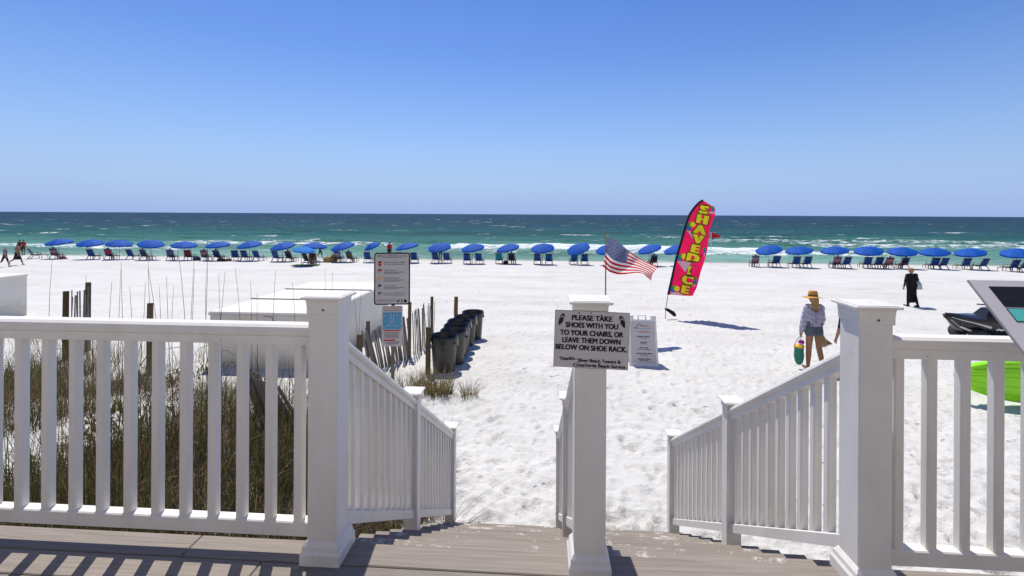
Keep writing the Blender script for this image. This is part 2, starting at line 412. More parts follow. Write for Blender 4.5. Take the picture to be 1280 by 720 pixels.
# ------------------------------------------------------------------ noise
def hash2(ix, iy, seed):
    h = (ix.astype(np.int64) * 374761393 + iy.astype(np.int64) * 668265263 + seed * 1442695041) & 0xFFFFFFFF
    h = ((h ^ (h >> 13)) * 1274126177) & 0xFFFFFFFF
    return ((h ^ (h >> 16)) & 0xFFFFFF) / float(0xFFFFFF)
def vnoise(x, y, seed=0):
    ix = np.floor(x); iy = np.floor(y); fx = x - ix; fy = y - iy
    fx = fx * fx * (3 - 2 * fx); fy = fy * fy * (3 - 2 * fy)
    a = hash2(ix, iy, seed); b = hash2(ix + 1, iy, seed); c = hash2(ix, iy + 1, seed); d = hash2(ix + 1, iy + 1, seed)
    return (a * (1 - fx) + b * fx) * (1 - fy) + (c * (1 - fx) + d * fx) * fy
def fbm(x, y, oct=4, seed=0):
    s = 0; a = .5; t = 0
    for i in range(oct):
        s = s + a * vnoise(x * 2 ** i + 17 * i, y * 2 ** i - 9 * i, seed + i); t += a; a *= .55
    return s / t
def grid_mesh(name, X, Y, Z, mat, smooth=True):
    """X, Y, Z: 2-D arrays of equal shape -> one sheet."""
    r, c = X.shape; co = np.stack([X, Y, Z], -1).reshape(-1, 3).astype(np.float32)
    i = np.arange(r * c).reshape(r, c)
    q = np.stack([i[:-1, :-1], i[:-1, 1:], i[1:, 1:], i[1:, :-1]], -1).reshape(-1, 4).astype(np.int32)
    me = bpy.data.meshes.new(name); me.vertices.add(len(co)); me.vertices.foreach_set('co', co.ravel())
    me.loops.add(q.size); me.loops.foreach_set('vertex_index', q.ravel())
    me.polygons.add(len(q)); me.polygons.foreach_set('loop_start', np.arange(0, q.size, 4, dtype=np.int32))
    me.materials.append(mat); me.update(calc_edges=True)
    if smooth: me.polygons.foreach_set('use_smooth', np.ones(len(q), bool))
    return me

# ------------------------------------------------------------------ sand
def axis_growing(dense_half, step, limit, grow=1.09):
    a = list(np.arange(0, dense_half, step)); s = step
    while a[-1] < limit: s *= grow; a.append(a[-1] + s)
    return np.array(a)
xr = axis_growing(8.5, .036, 900); xs = np.concatenate([-xr[:0:-1], xr]) + .6
ysl = [-14, -8, -4, -1, 1.0]; y = 1.6
while y < 75: ysl.append(y); y += max(.03, .0066 * y)
ysl += [80, 90, 110, 140]
ys = np.array(ysl)
GX, GYY = np.meshgrid(xs, ys)
GZZ = ground(GX, GYY)
near = 1 - sstep(40, 46, GYY)
open_ = sstep(1.5, 4, GYY)
GZZ += near * ((fbm(GX * 1.1, GYY * 1.1, 3, 3) - .5) * .065 + (fbm(GX * 4.2, GYY * 3.2, 3, 11) - .5) * .020 * (1 - sstep(14, 40, GYY) * .6))
# footprints: small dented ovals with a pushed-up rim
rng = np.random.default_rng(5)
NFP = 5200
fy = 4.6 + (rng.random(NFP) ** 1.7) * 30; fx = rng.uniform(-4.5, 13, NFP) * (0.35 + fy / 22)
for k in range(NFP):
    cx, cy = fx[k], fy[k]
    if cx < -2.2 and cy < 9: continue
    rad = rng.uniform(.035, .085); dep = rng.uniform(.010, .038) * (1.0 if rng.random() > .12 else 1.5); an = rng.normal(0, .5) ; el = rng.uniform(1.2, 2.0)
    j0, j1 = np.searchsorted(ys, [cy - .4, cy + .4]); i0, i1 = np.searchsorted(xs, [cx - .4, cx + .4])
    if j1 <= j0 or i1 <= i0: continue
    dx = GX[j0:j1, i0:i1] - cx; dy = GYY[j0:j1, i0:i1] - cy
    u = dx * math.cos(an) + dy * math.sin(an); v = (-dx * math.sin(an) + dy * math.cos(an)) / el
    q = (u * u + v * v) / (rad * rad)
    GZZ[j0:j1, i0:i1] += -dep * np.exp(-q * q) + .35 * dep * np.exp(-(np.sqrt(q) - 1.55) ** 2 * 4)
def dens(x, y_):
    clump = sstep(.40, .60, fbm(x * .9, y_ * .9, 3, 201))
    core = sstep(-5.2, -3.6, x) * (1 - sstep(5.5, 6.5, y_)) * (1 - sstep(-1.30, -1.12, x))
    side = .20 * clump * (1 - sstep(-5.0, -3.5, x)) * (1 - sstep(9.5, 12, y_)) * np.clip((1 - sstep(6.2, 6.9, y_)) + (1 - sstep(-8.0, -6.6, x)), 0, 1)
    far = .02 * clump * sstep(5.5, 6.5, y_) * (1 - sstep(8.5, 11, y_)) * (1 - sstep(-3.2, -2.4, x))
    return np.clip(core * (.45 + .55 * clump) + side + far, 0, 1)
sand_me = grid_mesh('sand', GX, GYY, GZZ, M['sand'])
la = sand_me.attributes.new('litter', 'FLOAT', 'POINT'); la.data.foreach_set('value', np.where((GX < -1) & (GYY < 12) & (GYY > 2), dens(GX, GYY), 0).ravel().astype(np.float32))
sand = ob('sand', sand_me) #('sand', GX, GYY, GZZ, M['sand']))
tag(sand, 'white trampled beach sand between the stairs and the sea', 'sand', kind='structure')
def sand_z(x, y):
    j = int(np.clip(np.searchsorted(ys, y), 1, len(ys) - 1)); i = int(np.clip(np.searchsorted(xs, x), 1, len(xs) - 1))
    fx_ = (x - xs[i - 1]) / (xs[i] - xs[i - 1]); fy_ = (y - ys[j - 1]) / (ys[j] - ys[j - 1])
    return float((GZZ[j - 1, i - 1] * (1 - fx_) + GZZ[j - 1, i] * fx_) * (1 - fy_) + (GZZ[j, i - 1] * (1 - fx_) + GZZ[j, i] * fx_) * fy_)

# ------------------------------------------------------------------ sea
yl = [46.0]
while yl[-1] < 125: yl.append(yl[-1] + .30 + max(0, yl[-1] - 60) * .006)
while yl[-1] < 30000: yl.append(yl[-1] * (1.02 if yl[-1] < 700 else 1.08))
sy = np.array(yl); tt = np.linspace(-1, 1, 460)
tt = tt * (.25 + .75 * np.abs(tt) ** 2.5)
SX = tt[None, :] * (3.4 * (sy[:, None] + 90)); SY = np.repeat(sy[:, None], len(tt), 1)
SZ = np.full_like(SX, SEA_Z); foam = np.zeros_like(SX)
calm = sstep(47.5, 54, SY)
SZ += calm * (1 - sstep(200, 900, SY)) * ((fbm(SX * .22, SY * .42, 4, 40) - .5) * .55 + (fbm(SX * .9, SY * 1.3, 3, 47) - .5) * .16)
for k, (yc, amp, width, cover, fo) in enumerate([(50.3, .07, 1.0, .8, .40), (54.2, .16, 1.3, .42, .50), (59.0, .30, 1.8, .62, .66), (64.5, .46, 2.2, .68, .82), (68.0, .34, 1.8, .40, .62),
                                      (76.0, .40, 2.4, .16, .58), (86, .40, 2.6, .10, .54), (100, .4, 3, .06, .5), (118, .35, 3, .04, .5)]):
    line = yc + (fbm(SX * .018 + k * 7, SX * 0 + k * 3.3, 3, 60 + k) - .5) * 9 + (fbm(SX * .15, SX * 0 + k, 2, 80 + k) - .5) * 1.6
    on = sstep(.62 - cover * .38, .80 - cover * .30, fbm(SX * .028 + 11 * k, SX * 0 + 5.0 * k, 3, 90 + k))
    t = (SY - line) / width
    prof = np.where(t < 0, np.exp(-(t * 2.0) ** 2), np.exp(-(t * .8) ** 2))
    SZ += amp * prof * (.35 + .65 * on)
    back = np.where(t < 0, np.exp(-(t * .55) ** 2), np.exp(-(t * 1.3) ** 2))
    foam = np.maximum(foam, fo * on * back)
# loose whitecaps further out
wc = fbm(SX * .11, SY * .24, 4, 140)
foam = np.maximum(foam, .58 * sstep(.64, .74, wc) * sstep(70, 95, SY) * (1 - sstep(500, 1500, SY) * .6))
foam = np.maximum(foam, .5 * np.exp(-((SY - 48.9 - (fbm(SX * .06, SX * 0, 3, 150) - .5) * 2.2) / .45) ** 2))
sme = grid_mesh('sea', SX, SY, SZ, M['sea'])
fa = sme.attributes.new('foam', 'FLOAT', 'POINT'); fa.data.foreach_set('value', foam.ravel().astype(np.float32))
tag(ob('sea', sme), 'green and blue sea with white breakers reaching the horizon', 'sea', kind='structure')

# ------------------------------------------------------------------ deck
BW, BT = .1375, .03
DY = 2.14                                   # front edge of the deck
deck = thing('deck', 'grey composite board deck at the top of the beach stairs', 'deck', (0, 0, -1.75))
bcache = {}
def board_mesh(L, wd, th, mat, nm):
    key = (round(L, 3), wd, th, mat.name)
    if key not in bcache: bcache[key] = MB().box((0, 0, 0), (L, wd, th), ch=.004).mesh(nm, mat)
    return bcache[key]
for r in range(24):
    yc = DY - BW / 2 - r * (BW + .006)
    off = [.33, .70, -.35, 1.3][r % 4]
    cuts = [-6.2] + [c for c in np.arange(-8.0 + off, 6.2, 3.05) if -6.0 < c < 6.0] + [6.2]
    for a, b in zip(cuts[:-1], cuts[1:]):
        ob('board', board_mesh(b - a - .004, BW, BT, M['deck'], 'board'), deck, ((a + b) / 2, yc, -BT / 2 + 1.75))
MB().box((0, DY - .03, -.16 + 1.75), (12.4, .04, .25)).build('rim_joist', M['gwood'], deck)
MB().box((0, -1.10, -.16 + 1.75), (12.4, .04, .25)).build('rim_joist', M['gwood'], deck)
for x in (-5.9, -3.4, -1.2, 1.6, 3.8, 5.9):
    for yy in (DY - .13, -.98):
        z0 = sand_z(x, yy) - .4
        MB().box((x, yy, (z0 - .035) / 2 + 1.75), (.14, .14, -.035 - z0)).build('support_post', M['gwood'], deck)

# ------------------------------------------------------------------ stairs
XL, XM, XR = dirpx(404) * 2.0, dirpx(739.5) * 2.0, dirpx(1096.5) * 2.0
RISE, RUN, NT_ = .170, .280, 11
stairs = thing('staircase', 'sandy grey composite staircase going down to the beach', 'stairs', (0, 5.0, -1.8))
SX0, SX1 = XL - .10, XR + .10
for k in range(1, NT_):
    yc = DY + RUN * (k - 1)
    for j in (0, 1):
        o = ob('tread_board', board_mesh(SX1 - SX0, BW, BT, M['tread'], 'tread_board'), stairs, ((SX0 + SX1) / 2, yc + .004 + BW / 2 + j * (BW + .005) - 5.0, -RISE * k - BT / 2 + 1.8))
        o['label'] = 'grey stair board dusted with sand' 
    MB().box(((SX0 + SX1) / 2, yc - .012 - 5.0 + .02, -RISE * k + 1.8 + RISE / 2 - .017), (SX1 - SX0 - .08, .018, RISE - BT - .012)).build('riser', M['tread'], stairs)
for x in (SX0 + .035, (SX0 + SX1) / 2, SX1 - .035):
    e = NT_ - 1; poly = [(DY + .02, -.26)]
    yb = DY + RUN * e; zb = -RISE * e
    poly = [(DY + .02, -RISE - BT - .004), (yb - RUN, zb - BT - .004 ), (yb - .02, zb - BT - .004), (yb - .02, zb - .35), (DY + .02, -RISE - .36)]
    mb = MB(); n = len(poly)
    mb.add([(x - .02, a - 5, b + 1.8) for a, b in poly] + [(x + .02, a - 5, b + 1.8) for a, b in poly],
           [(i, (i + 1) % n, n + (i + 1) % n, n + i) for i in range(n)] + [tuple(range(n)), tuple(range(2 * n - 1, n - 1, -1))])
    mb.build('stringer', M['gwood'], stairs)

# ------------------------------------------------------------------ railings
PROF_TOP = [(-.028, 0), (.028, 0), (.042, -.010), (.047, -.028), (.041, -.045), (.031, -.052), (.031, -.088), (-.031, -.088), (-.031, -.052), (-.041, -.045), (-.047, -.028), (-.042, -.010)]
PROF_BOT = [(-.022, .062), (.022, .062), (.027, .057), (.027, 0), (-.027, 0), (-.027, .057)]
RY = 2.065
def cap_mesh(wd):
    m = MB(); h = wd / 2
    m.box((0, 0, .006), (wd, wd, .012), ch=.003)
    b = h * .88
    m.add([(-b, -b, .0135), (b, -b, .0135), (b, b, .0135), (-b, b, .0135), (0, 0, .019)], [(0, 1, 4), (1, 2, 4), (2, 3, 4), (3, 0, 4)])
    return m.mesh('cap', M['vinyl'])
CAP5, CAP4 = cap_mesh(.178), cap_mesh(.150)
def ring_mesh(name, secs):
    m = MB(); vs = []; fs = []
    for hw, z in secs: vs += [(-hw, -hw, z), (hw, -hw, z), (hw, hw, z), (-hw, hw, z)]
    for i in range(len(secs) - 1):
        for k in range(4): k2 = (k + 1) % 4; fs.append((i * 4 + k, i * 4 + k2, i * 4 + 4 + k2, i * 4 + 4 + k))
    b = (len(secs) - 1) * 4; fs += [(3, 2, 1, 0), (b, b + 1, b + 2, b + 3)]
    return m.add(vs, fs).mesh(name, M['vinyl'])
NECK5 = ring_mesh('neck_moulding', [(.0665, 0), (.069, .002), (.069, .034), (.070, .038), (.071, .056), (.074, .064)])
BASE5 = ring_mesh('base_trim', [(.087, 0), (.087, .045), (.080, .058), (.078, .075), (.069, .090), (.0665, .094)])
NECK4 = ring_mesh('neck_moulding', [(.0505, 0), (.055, .003), (.055, .025), (.060, .032), (.064, .042)])
POSTM = {}
def post(root, x, y, z0, ztop, wd, big):
    """Sleeve post with neck moulding, cap and (on the deck) a base trim."""
    rl = root.location
    hgt = ztop - .034 - z0
    k = (round(hgt, 3), wd)
    if k not in POSTM: POSTM[k] = MB().box((0, 0, hgt / 2), (wd, wd, hgt), ch=.005).mesh('post', M['vinyl'])
    p = ob('post', POSTM[k], root, (x - rl.x, y - rl.y, z0 - rl.z))
    ob('cap', CAP5 if big else CAP4, p, (0, 0, hgt))
    if big:
        ob('neck_moulding', NECK5, p, (0, 0, hgt - .065)); ob('base_trim', BASE5, p, (0, 0, .001))
        MB().tube([(0.004, -.0725, hgt - .045), (0.004, -.0705, hgt - .045)], .005, 8).build('screw', M['inkgrey'], p)
    else: ob('neck_moulding', NECK4, p, (0, 0, hgt - .043))
    return p
BAL = MB().box((0, 0, .4175), (.041, .041, .835), ch=.006).mesh('baluster', M['vinyl'])
def level_span(root, xa, xb, y, xs_):
    rl = root.location
    MB().sweep(PROF_TOP, (xa - rl.x, y - rl.y, 1.012 - rl.z), (xb - rl.x, y - rl.y, 1.012 - rl.z)).build('top_rail', M['vinyl'], root, 35)
    MB().sweep(PROF_BOT, (xa - rl.x, y - rl.y, .085 - rl.z), (xb - rl.x, y - rl.y, .085 - rl.z)).build('bottom_rail', M['vinyl'], root)
    for x in xs_: ob('baluster', BAL, root, (x - rl.x, y - rl.y, .118 - rl.z))
    for x in (xa + .006, xb - .006):
        for zc, hh in ((.946, .10), (.116, .07)): MB().box((x - rl.x, y - rl.y, zc - rl.z), (.012, .068, hh), ch=.003).build('bracket', M['vinyl'], root)
SL = -RISE / RUN
def rail_z(y): return .945 + SL * (y - 2.13)
def slope_span(root, x, ya, yb, n):
    rl = root.location
    za, zb = rail_z(ya), rail_z(yb)
    MB().sweep(PROF_TOP, (x - rl.x, ya - rl.y, za - rl.z), (x - rl.x, yb - rl.y, zb - rl.z)).build('top_rail', M['vinyl'], root, 35)
    MB().sweep(PROF_BOT, (x - rl.x, ya - rl.y, za - .862 - rl.z), (x - rl.x, yb - rl.y, zb - .862 - rl.z)).build('bottom_rail', M['vinyl'], root)
    for yq, zq in ((ya + .006, za), (yb - .006, zb)):
        for off, hh in ((-.066, .10), (-.831, .075)): MB().box((x - rl.x, yq - rl.y, zq + off - rl.z), (.068, .012, hh), ch=.003).build('bracket', M['vinyl'], root)
    for i in range(n):
        y = ya + (yb - ya) * (i + .5) / n
        ob('baluster', BAL, root, (x - rl.x, y - rl.y, rail_z(y) - .862 + .028 - rl.z))
Y2, Y3 = 3.45, 4.93
def tread_z(y):
    k = int(math.floor((y - DY) / RUN)) + 1; return -RISE * k
def stair_flight(root, x):
    post(root, x, Y2, tread_z(Y2), .235, .10, False)
    post(root, x, Y3, tread_z(Y3) if Y3 < DY + RUN * (NT_ - 1) else -1.9, -.665, .10, False)
    slope_span(root, x, RY + .066, Y2 - .051, 11); slope_span(root, x, Y2 + .051, Y3 - .051, 12)
PTOP = 1.165
lr = thing('railing', 'white railing left of the stairs, along the deck and down the steps', 'railing', (XL, RY, 0))
post(lr, XL, RY, 0, PTOP, .13, True)
sp_l = [at_depth(px, 2.13) for px in ()]
bx = [dirpx(p) * (RY) for p in (29, 62, 95, 128.5, 163, 197.5, 232.5, 268, 304, 340, 376.5)]
step = (bx[-1] - bx[0]) / 10
level_span(lr, XL - 2.55, XL - .0655, RY, [bx[-1] - step * i for i in range(19) if bx[-1] - step * i > XL - 2.5])
post(lr, XL - 2.615, RY, 0, PTOP, .13, True)
level_span(lr, -6.1, XL - 2.6805, RY, [XL - 2.615 - .135 - step * i for i in range(19)])
stair_flight(lr, XL)
rr = thing('railing', 'white railing right of the stairs with a smudged corner post', 'railing', (XR, RY, 0))
post(rr, XR, RY, 0, PTOP, .13, True)
br = [dirpx(p) * RY for p in (1121.5, 1161, 1204, 1246)]
stp = (br[-1] - br[0]) / 3
level_span(rr, XR + .0655, XR + 2.4, RY, [br[0] + stp * i for i in range(18) if br[0] + stp * i < XR + 2.36])
post(rr, XR + 2.4655, RY, 0, PTOP, .13, True)
level_span(rr, XR + 2.531, 6.1, RY, [XR + 2.4655 + .135 + stp * i for i in range(17) if XR + 2.6 + stp * i < 6.05])
stair_flight(rr, XR)
mr = thing('railing', 'white centre handrail dividing the stairs, its top post holding the shoe notice', 'railing', (XM, RY, 0))
post(mr, XM, RY, 0, PTOP, .13, True)
stair_flight(mr, XM)

# ------------------------------------------------------------------ dune grass
def blades_mesh(name, base, hgt, az, lean, wid, colr, mat, seg=4):
    """Curved tapering blades; every argument is an array with one entry per blade."""
    n = len(hgt); t = np.linspace(0, 1, seg + 1)
    dx = np.cos(az); dy = np.sin(az)
    V = np.zeros((n, seg + 1, 2, 3), np.float32); tw = np.random.default_rng(len(hgt)).uniform(0, 6.28, n)
    px, py = np.cos(tw), np.sin(tw)
    for i, tv in enumerate(t):
        bend = lean * hgt * tv ** 1.8; z = hgt * tv * (1 - .35 * np.minimum(lean, 1.6) * tv)
        cx = base[:, 0] + dx * bend; cy = base[:, 1] + dy * bend; cz = base[:, 2] + z
        wv = wid * (1 - tv) ** .7 * .5 + .0004
        for s_, sg in ((0, -1), (1, 1)):
            V[:, i, s_, 0] = cx + px * wv * sg; V[:, i, s_, 1] = cy + py * wv * sg; V[:, i, s_, 2] = cz
    idx = np.arange(n * (seg + 1) * 2).reshape(n, seg + 1, 2)
    q = np.stack([idx[:, :-1, 0], idx[:, :-1, 1], idx[:, 1:, 1], idx[:, 1:, 0]], -1).reshape(-1, 4).astype(np.int32)
    me = bpy.data.meshes.new(name); co = V.reshape(-1, 3); me.vertices.add(len(co)); me.vertices.foreach_set('co', co.ravel())
    me.loops.add(q.size); me.loops.foreach_set('vertex_index', q.ravel()); me.polygons.add(len(q))
    me.polygons.foreach_set('loop_start', np.arange(0, q.size, 4, dtype=np.int32)); me.materials.append(mat); me.update(calc_edges=True)
    c4 = np.ones((n, (seg + 1) * 2, 4), np.float32); c4[:, :, :3] = colr[:, None, :]
    at = me.color_attributes.new('Col', 'FLOAT_COLOR', 'POINT'); at.data.foreach_set('color', c4.ravel())
    return me
PAL_GREEN = np.array([(.070, .076, .024), (.105, .105, .032), (.155, .135, .050), (.085, .072, .030)])
PAL_DRY = np.array([(.27, .19, .095), (.18, .120, .058), (.38, .28, .16), (.110, .074, .040)])
PAL_BROWN = np.array([(.070, .050, .032), (.11, .076, .046), (.16, .115, .068), (.048, .038, .027)])
g = np.random.default_rng(21)
def pal(p, n): return p[g.integers(0, len(p), n)] * g.uniform(.7, 1.3, (n, 1))
zarr = np.vectorize(sand_z)
def scatter(n, x0, x1, y0, y1, density):
    x = g.uniform(x0, x1, n * 4); y_ = g.uniform(y0, y1, n * 4); keep = g.random(n * 4) < density(x, y_)
    return x[keep][:n], y_[keep][:n]
x, y_ = scatter(22000, -11, -1.12, 2.25, 12, dens); n = len(x); b = np.stack([x, y_, zarr(x, y_) - .03], -1)
tag(ob('dune_grass', blades_mesh('dune_grass', b, g.uniform(.25, .95, n), g.uniform(0, 6.28, n), g.uniform(.03, .5, n), g.uniform(.005, .011, n), pal(PAL_GREEN, n), M['grass'])),
    'dark green dune grass behind the left deck railing', 'grass', kind='stuff')
x, y_ = scatter(17000, -11, -1.12, 2.25, 12, dens); n = len(x); b = np.stack([x, y_, zarr(x, y_) - .03], -1)
tag(ob('dry_dune_grass', blades_mesh('dry_dune_grass', b, g.uniform(.2, .75, n), g.uniform(0, 6.28, n), g.uniform(.2, 1.5, n), g.uniform(.004, .009, n), pal(PAL_DRY, n), M['grass'])),
    'dry straw coloured grass tangled among the green dune grass', 'grass', kind='stuff')
x, y_ = scatter(36000, -11, -1.12, 2.25, 10, lambda a, c: dens(a, c) * .9 + .12 * (a < -4.5) * sstep(.5, .6, fbm(a * .7, c * .7, 3, 77)))
n = len(x); b = np.stack([x, y_, zarr(x, y_) - .03], -1)
tag(ob('dead_dune_brush', blades_mesh('dead_dune_brush', b, g.uniform(.12, .5, n), g.uniform(0, 6.28, n), g.uniform(.6, 2.2, n), g.uniform(.004, .009, n), pal(PAL_BROWN, n), M['grass'])),
    'dead brown matted brush lying low on the dune', 'brush', kind='stuff')
# broad-leaved low creepers on the dune
x, y_ = scatter(900, -11, -4.4, 4.5, 10, lambda a, c: ((c < 6.3) | (a < -7)) * .8 * sstep(.60, .68, fbm(a * .8, c * .8, 2, 333))); n = len(x); b = np.stack([x, y_, zarr(x, y_) + .0], -1)
tag(ob('dune_creeper', blades_mesh('dune_creeper', b, g.uniform(.08, .22, n), g.uniform(0, 6.28, n), g.uniform(.2, 1.3, n), g.uniform(.03, .06, n), pal(PAL_GREEN * 1.4, n), M['grass'], 3)),
    'low leafy green creeper patches on the white dune sand', 'creeper', kind='stuff')

def clump(label, x, y, n, h0, h1, spread, palette, name='grass_clump', lean=(.1, .9), grp=None, wid=(.005, .010)):
    a = g.uniform(0, 6.28, n); r = spread * np.sqrt(g.random(n)); bx_ = r * np.cos(a); by_ = r * np.sin(a)
    zz = np.array([sand_z(x + p, y + q) for p, q in zip(bx_, by_)]) - sand_z(x, y) - .02
    me = blades_mesh(name, np.stack([bx_, by_, zz], -1), g.uniform(h0, h1, n), a + g.normal(0, .7, n), g.uniform(*lean, n), g.uniform(*wid, n), pal(palette, n), M['grass'])
    return tag(ob(name, me, None, (x, y, sand_z(x, y))), label, 'grass', grp)
GG = np.concatenate([PAL_GREEN * 1.5, PAL_DRY[:3]])
for px, d, n, h0, h1, sp, lab in [(506, 8.9, 330, .25, .62, .32, 'upright green grass clump at the foot of the warning sign'),
                                  (549, 9.1, 460, .25, .62, .26, 'bushiest green grass clump in front of the nearest bin'),
                                  (587, 9.0, 130, .2, .45, .16, 'small leaning grass tuft right of the bushy clump on open sand'),
                                  (528, 9.5, 140, .2, .5, .22, 'thin grass tuft between the sign and the nearest bin'),
                                  (15, 12.5, 160, .3, .7, .9, 'grey green grass at the corner of the far left white box'),
                                  (62, 12.6, 120, .3, .65, .7, 'sparse grass left of the two dark fence posts')]:
    x, y = at_depth(px, d); clump(lab, x, y, n, h0, h1, sp, GG)
clump('wispy dry grass leaning over the lowest left stair post', XL - .02, 4.72, 34, .45, .95, .10, np.concatenate([PAL_DRY[:2], PAL_BROWN[:2]]), lean=(.4, 1.5), wid=(.004, .006))
clump('green grass growing under the left stair rail beside the top steps', XL - .22, 2.75, 150, .35, .75, .22, GG)

# tall sea oat stalks that rise above the railing
ORD = ['leftmost', 'second', 'third', 'fourth', 'fifth', 'sixth', 'seventh', 'eighth', 'ninth', 'tenth', 'eleventh', 'twelfth', 'thirteenth', 'fourteenth', 'fifteenth', 'sixteenth', 'seventeenth', 'eighteenth', 'nineteenth', 'twentieth']
ORD += ['twenty-' + q for q in ('first', 'second', 'third', 'fourth', 'fifth', 'sixth', 'seventh', 'eighth', 'ninth')]
def stalk(px, top, d, lean, nth):
    x, y = at_depth(px, d); z0 = sand_z(x, y); zt = EYE - (top - hor(px)) / F * d; H = zt - z0
    m = MB(); pts = []; bend = lean * H
    for i in range(7):
        t = i / 6; pts.append((bend * t ** 1.5, .03 * math.sin(t * 5 + px), H * t))
    m.tube(pts, [.0045 - .003 * i / 6 for i in range(7)], 5)
    o = m.build('stalk', M['stalk'], None, True)
    return o, (x, y, z0)
M['stalk'] = plain('dry_stalk', (.12, .095, .065), .8, .3, 9, .15)
for i, (px, top, d, lean) in enumerate(sorted([(64, 318, 5.6, .01), (118, 338, 5.0, -.04), (132, 345, 4.8, .05), (150, 322, 5.3, .02), (153, 332, 5.8, -.02), (168, 346, 5.1, .07), (176, 352, 5.0, -.05),
                                        (188, 318, 5.4, .0), (199, 352, 5.4, .0), (206, 328, 4.9, -.08), (214, 352, 5.5, .03), (222, 340, 5.0, -.07), (231, 330, 5.2, .06), (237, 293, 5.1, -.06), (241, 318, 5.6, .0),
                                        (255, 292, 4.9, .01), (262, 333, 5.2, .09), (258, 330, 5.9, .01), (276, 336, 5.5, .0), (306, 330, 5.2, -.05), (313, 346, 5.5, .01), (320, 360, 5.3, .02),
                                        (341, 332, 4.7, .01), (380, 348, 5.0, -.06), (408, 330, 6.2, .0), (415, 335, 6.2, .01), (448, 352, 6.6, .02), (455, 352, 6.9, -.08)])):
    o, loc = stalk(px, top, d, lean, i)
    root = thing('sea_oat_stalk', ('thin dry sea oat stalk, %s of those above the left railing' if i == 0 else 'thin dry sea oat stalk, %s from the left of those above the left railing') % ORD[i], 'grass stalk', (loc[0], loc[1], loc[2] - .05), group='sea oat stalks on the dune')
    o.name = 'stem'; o.parent = root
    if i % 2 == 0:                      # narrow leaf blades curling away from the stem
        m = MB(); H = o.dimensions.z
        for q in range(2):
            a = random.uniform(0, 6.28); zb = random.uniform(.25, .6) * H; L = random.uniform(.15, .35)
            m.tube([(0, 0, zb), (math.cos(a) * L * .3, math.sin(a) * L * .3, zb + L * .5), (math.cos(a) * L * .8, math.sin(a) * L * .8, zb + L * .45), (math.cos(a) * L * 1.1, math.sin(a) * L * 1.1, zb + L * .1)], [.004, .004, .003, .0015], 4)
        m.build('leaf', M['stalk'], root)

# ------------------------------------------------------------------ slat fences
SLAT = MB().box((0, 0, .56), (.042, .010, 1.12), ch=.002).mesh('slat', M['slat'])
def fence(label, A, B, n, lean0, lean1, hscale=1.0, posts=((0, 1.15), (1, 1.2)), side=0.0, prad=.045):
    """Wire-bound slat fence from A to B (points on the sand); lean in radians along the run."""
    A = Vector(A); B = Vector(B); d = B - A; rz = math.atan2(d.y, d.x); L = Vector((d.x, d.y)).length
    root = thing('sand_fence', label, 'fence', (A.x, A.y, A.z), rz)
    def zrel(t): p = A + d * t; return sand_z(p.x, p.y) - A.z
    tops = [[], []]
    for i in range(n):
        t = (i + .5) / n; le = lean0 + (lean1 - lean0) * t + random.gauss(0, .02); z = zrel(t) - .06 + random.uniform(-.02, .02)
        sl = ob('slat', SLAT, root, (L * t, random.uniform(-.006, .006), z), (side + random.gauss(0, .02), le, random.gauss(0, .15)))
        sl.scale = (1, 1, hscale * random.uniform(.93, 1.04))
        for k, h in enumerate((.25, .85)): tops[k].append(Vector((L * t + math.sin(le) * h * hscale, -math.sin(side) * h * hscale - .009, z + h * hscale)))
    for k in (0, 1): MB().tube(tops[k], .0035, 4).build('wire', M['steel'], root)
    for t, h in posts:
        m = MB(); m.tube([(0, 0, -.3), (0, 0, h * .5), (.01, 0, h)], [prad, prad * .97, prad * .93], 9)
        m.build('post', M['bwood'], root, 50, (L * t, .06, zrel(t)))
    return root
def wp(px, d):
    x, y = at_depth(px, d); return (x, y, sand_z(x, y))
def rise(px, d, top): return EYE - (top - hor(px)) / F * d - wp(px, d)[2]
fence('leaning grey slat fence behind the rip current sign', wp(463, 10.4), wp(515, 11.6), 26, -.30, -.16, .95, ((0, rise(463, 10.4, 402)), (1, rise(515, 11.6, 378))))
fence('upright grey slat fence left of the bins', wp(518, 11.75), wp(543, 13.6), 18, -.14, -.02, 1.05, ((1, rise(543, 13.6, 371)),))
fence('short slat fence between two dark posts at the far left', wp(86.5, 11.2), wp(114, 12.0), 12, .03, -.03, 1.42, ((0, rise(86.5, 11.2, 364)), (1, rise(114, 12.0, 353))), prad=.062)
fence('collapsed slat fence half buried in the dune grass behind the left railing', wp(332, 5.75), wp(394, 5.9), 15, -.28, -.50, .78, ())
def stump(label, px, d, top, rad, mat='bwood'):
    x, y, z = wp(px, d); H = EYE - (top - hor(px)) / F * d - z
    root = thing('fence_post', label, 'post', (x, y, z))
    MB().tube([(0, 0, -.35), (0, 0, H * .6), (.008, 0, H)], [rad, rad, rad * .95], 10).build('shaft', M[mat], root, 50)
    MB().tube([(.008, 0, H + .0005), (.008, 0, H + .003)], [rad * .8, rad * .78], 10).build('end_grain', M['gwood'], root)
    return root
stump('lone dark wooden post right of the small slat fence', 188, 10.1, 379, .060)
stump('thin wooden post just left of the nearest bin', 536, 10.35, 409, .055)
stump('wooden post behind the bins, right of the slat fence', 570.5, 15.4, 371, .065)
stump('short round stump beside the corner of the large white box', 450, 10.1, 418, .065)

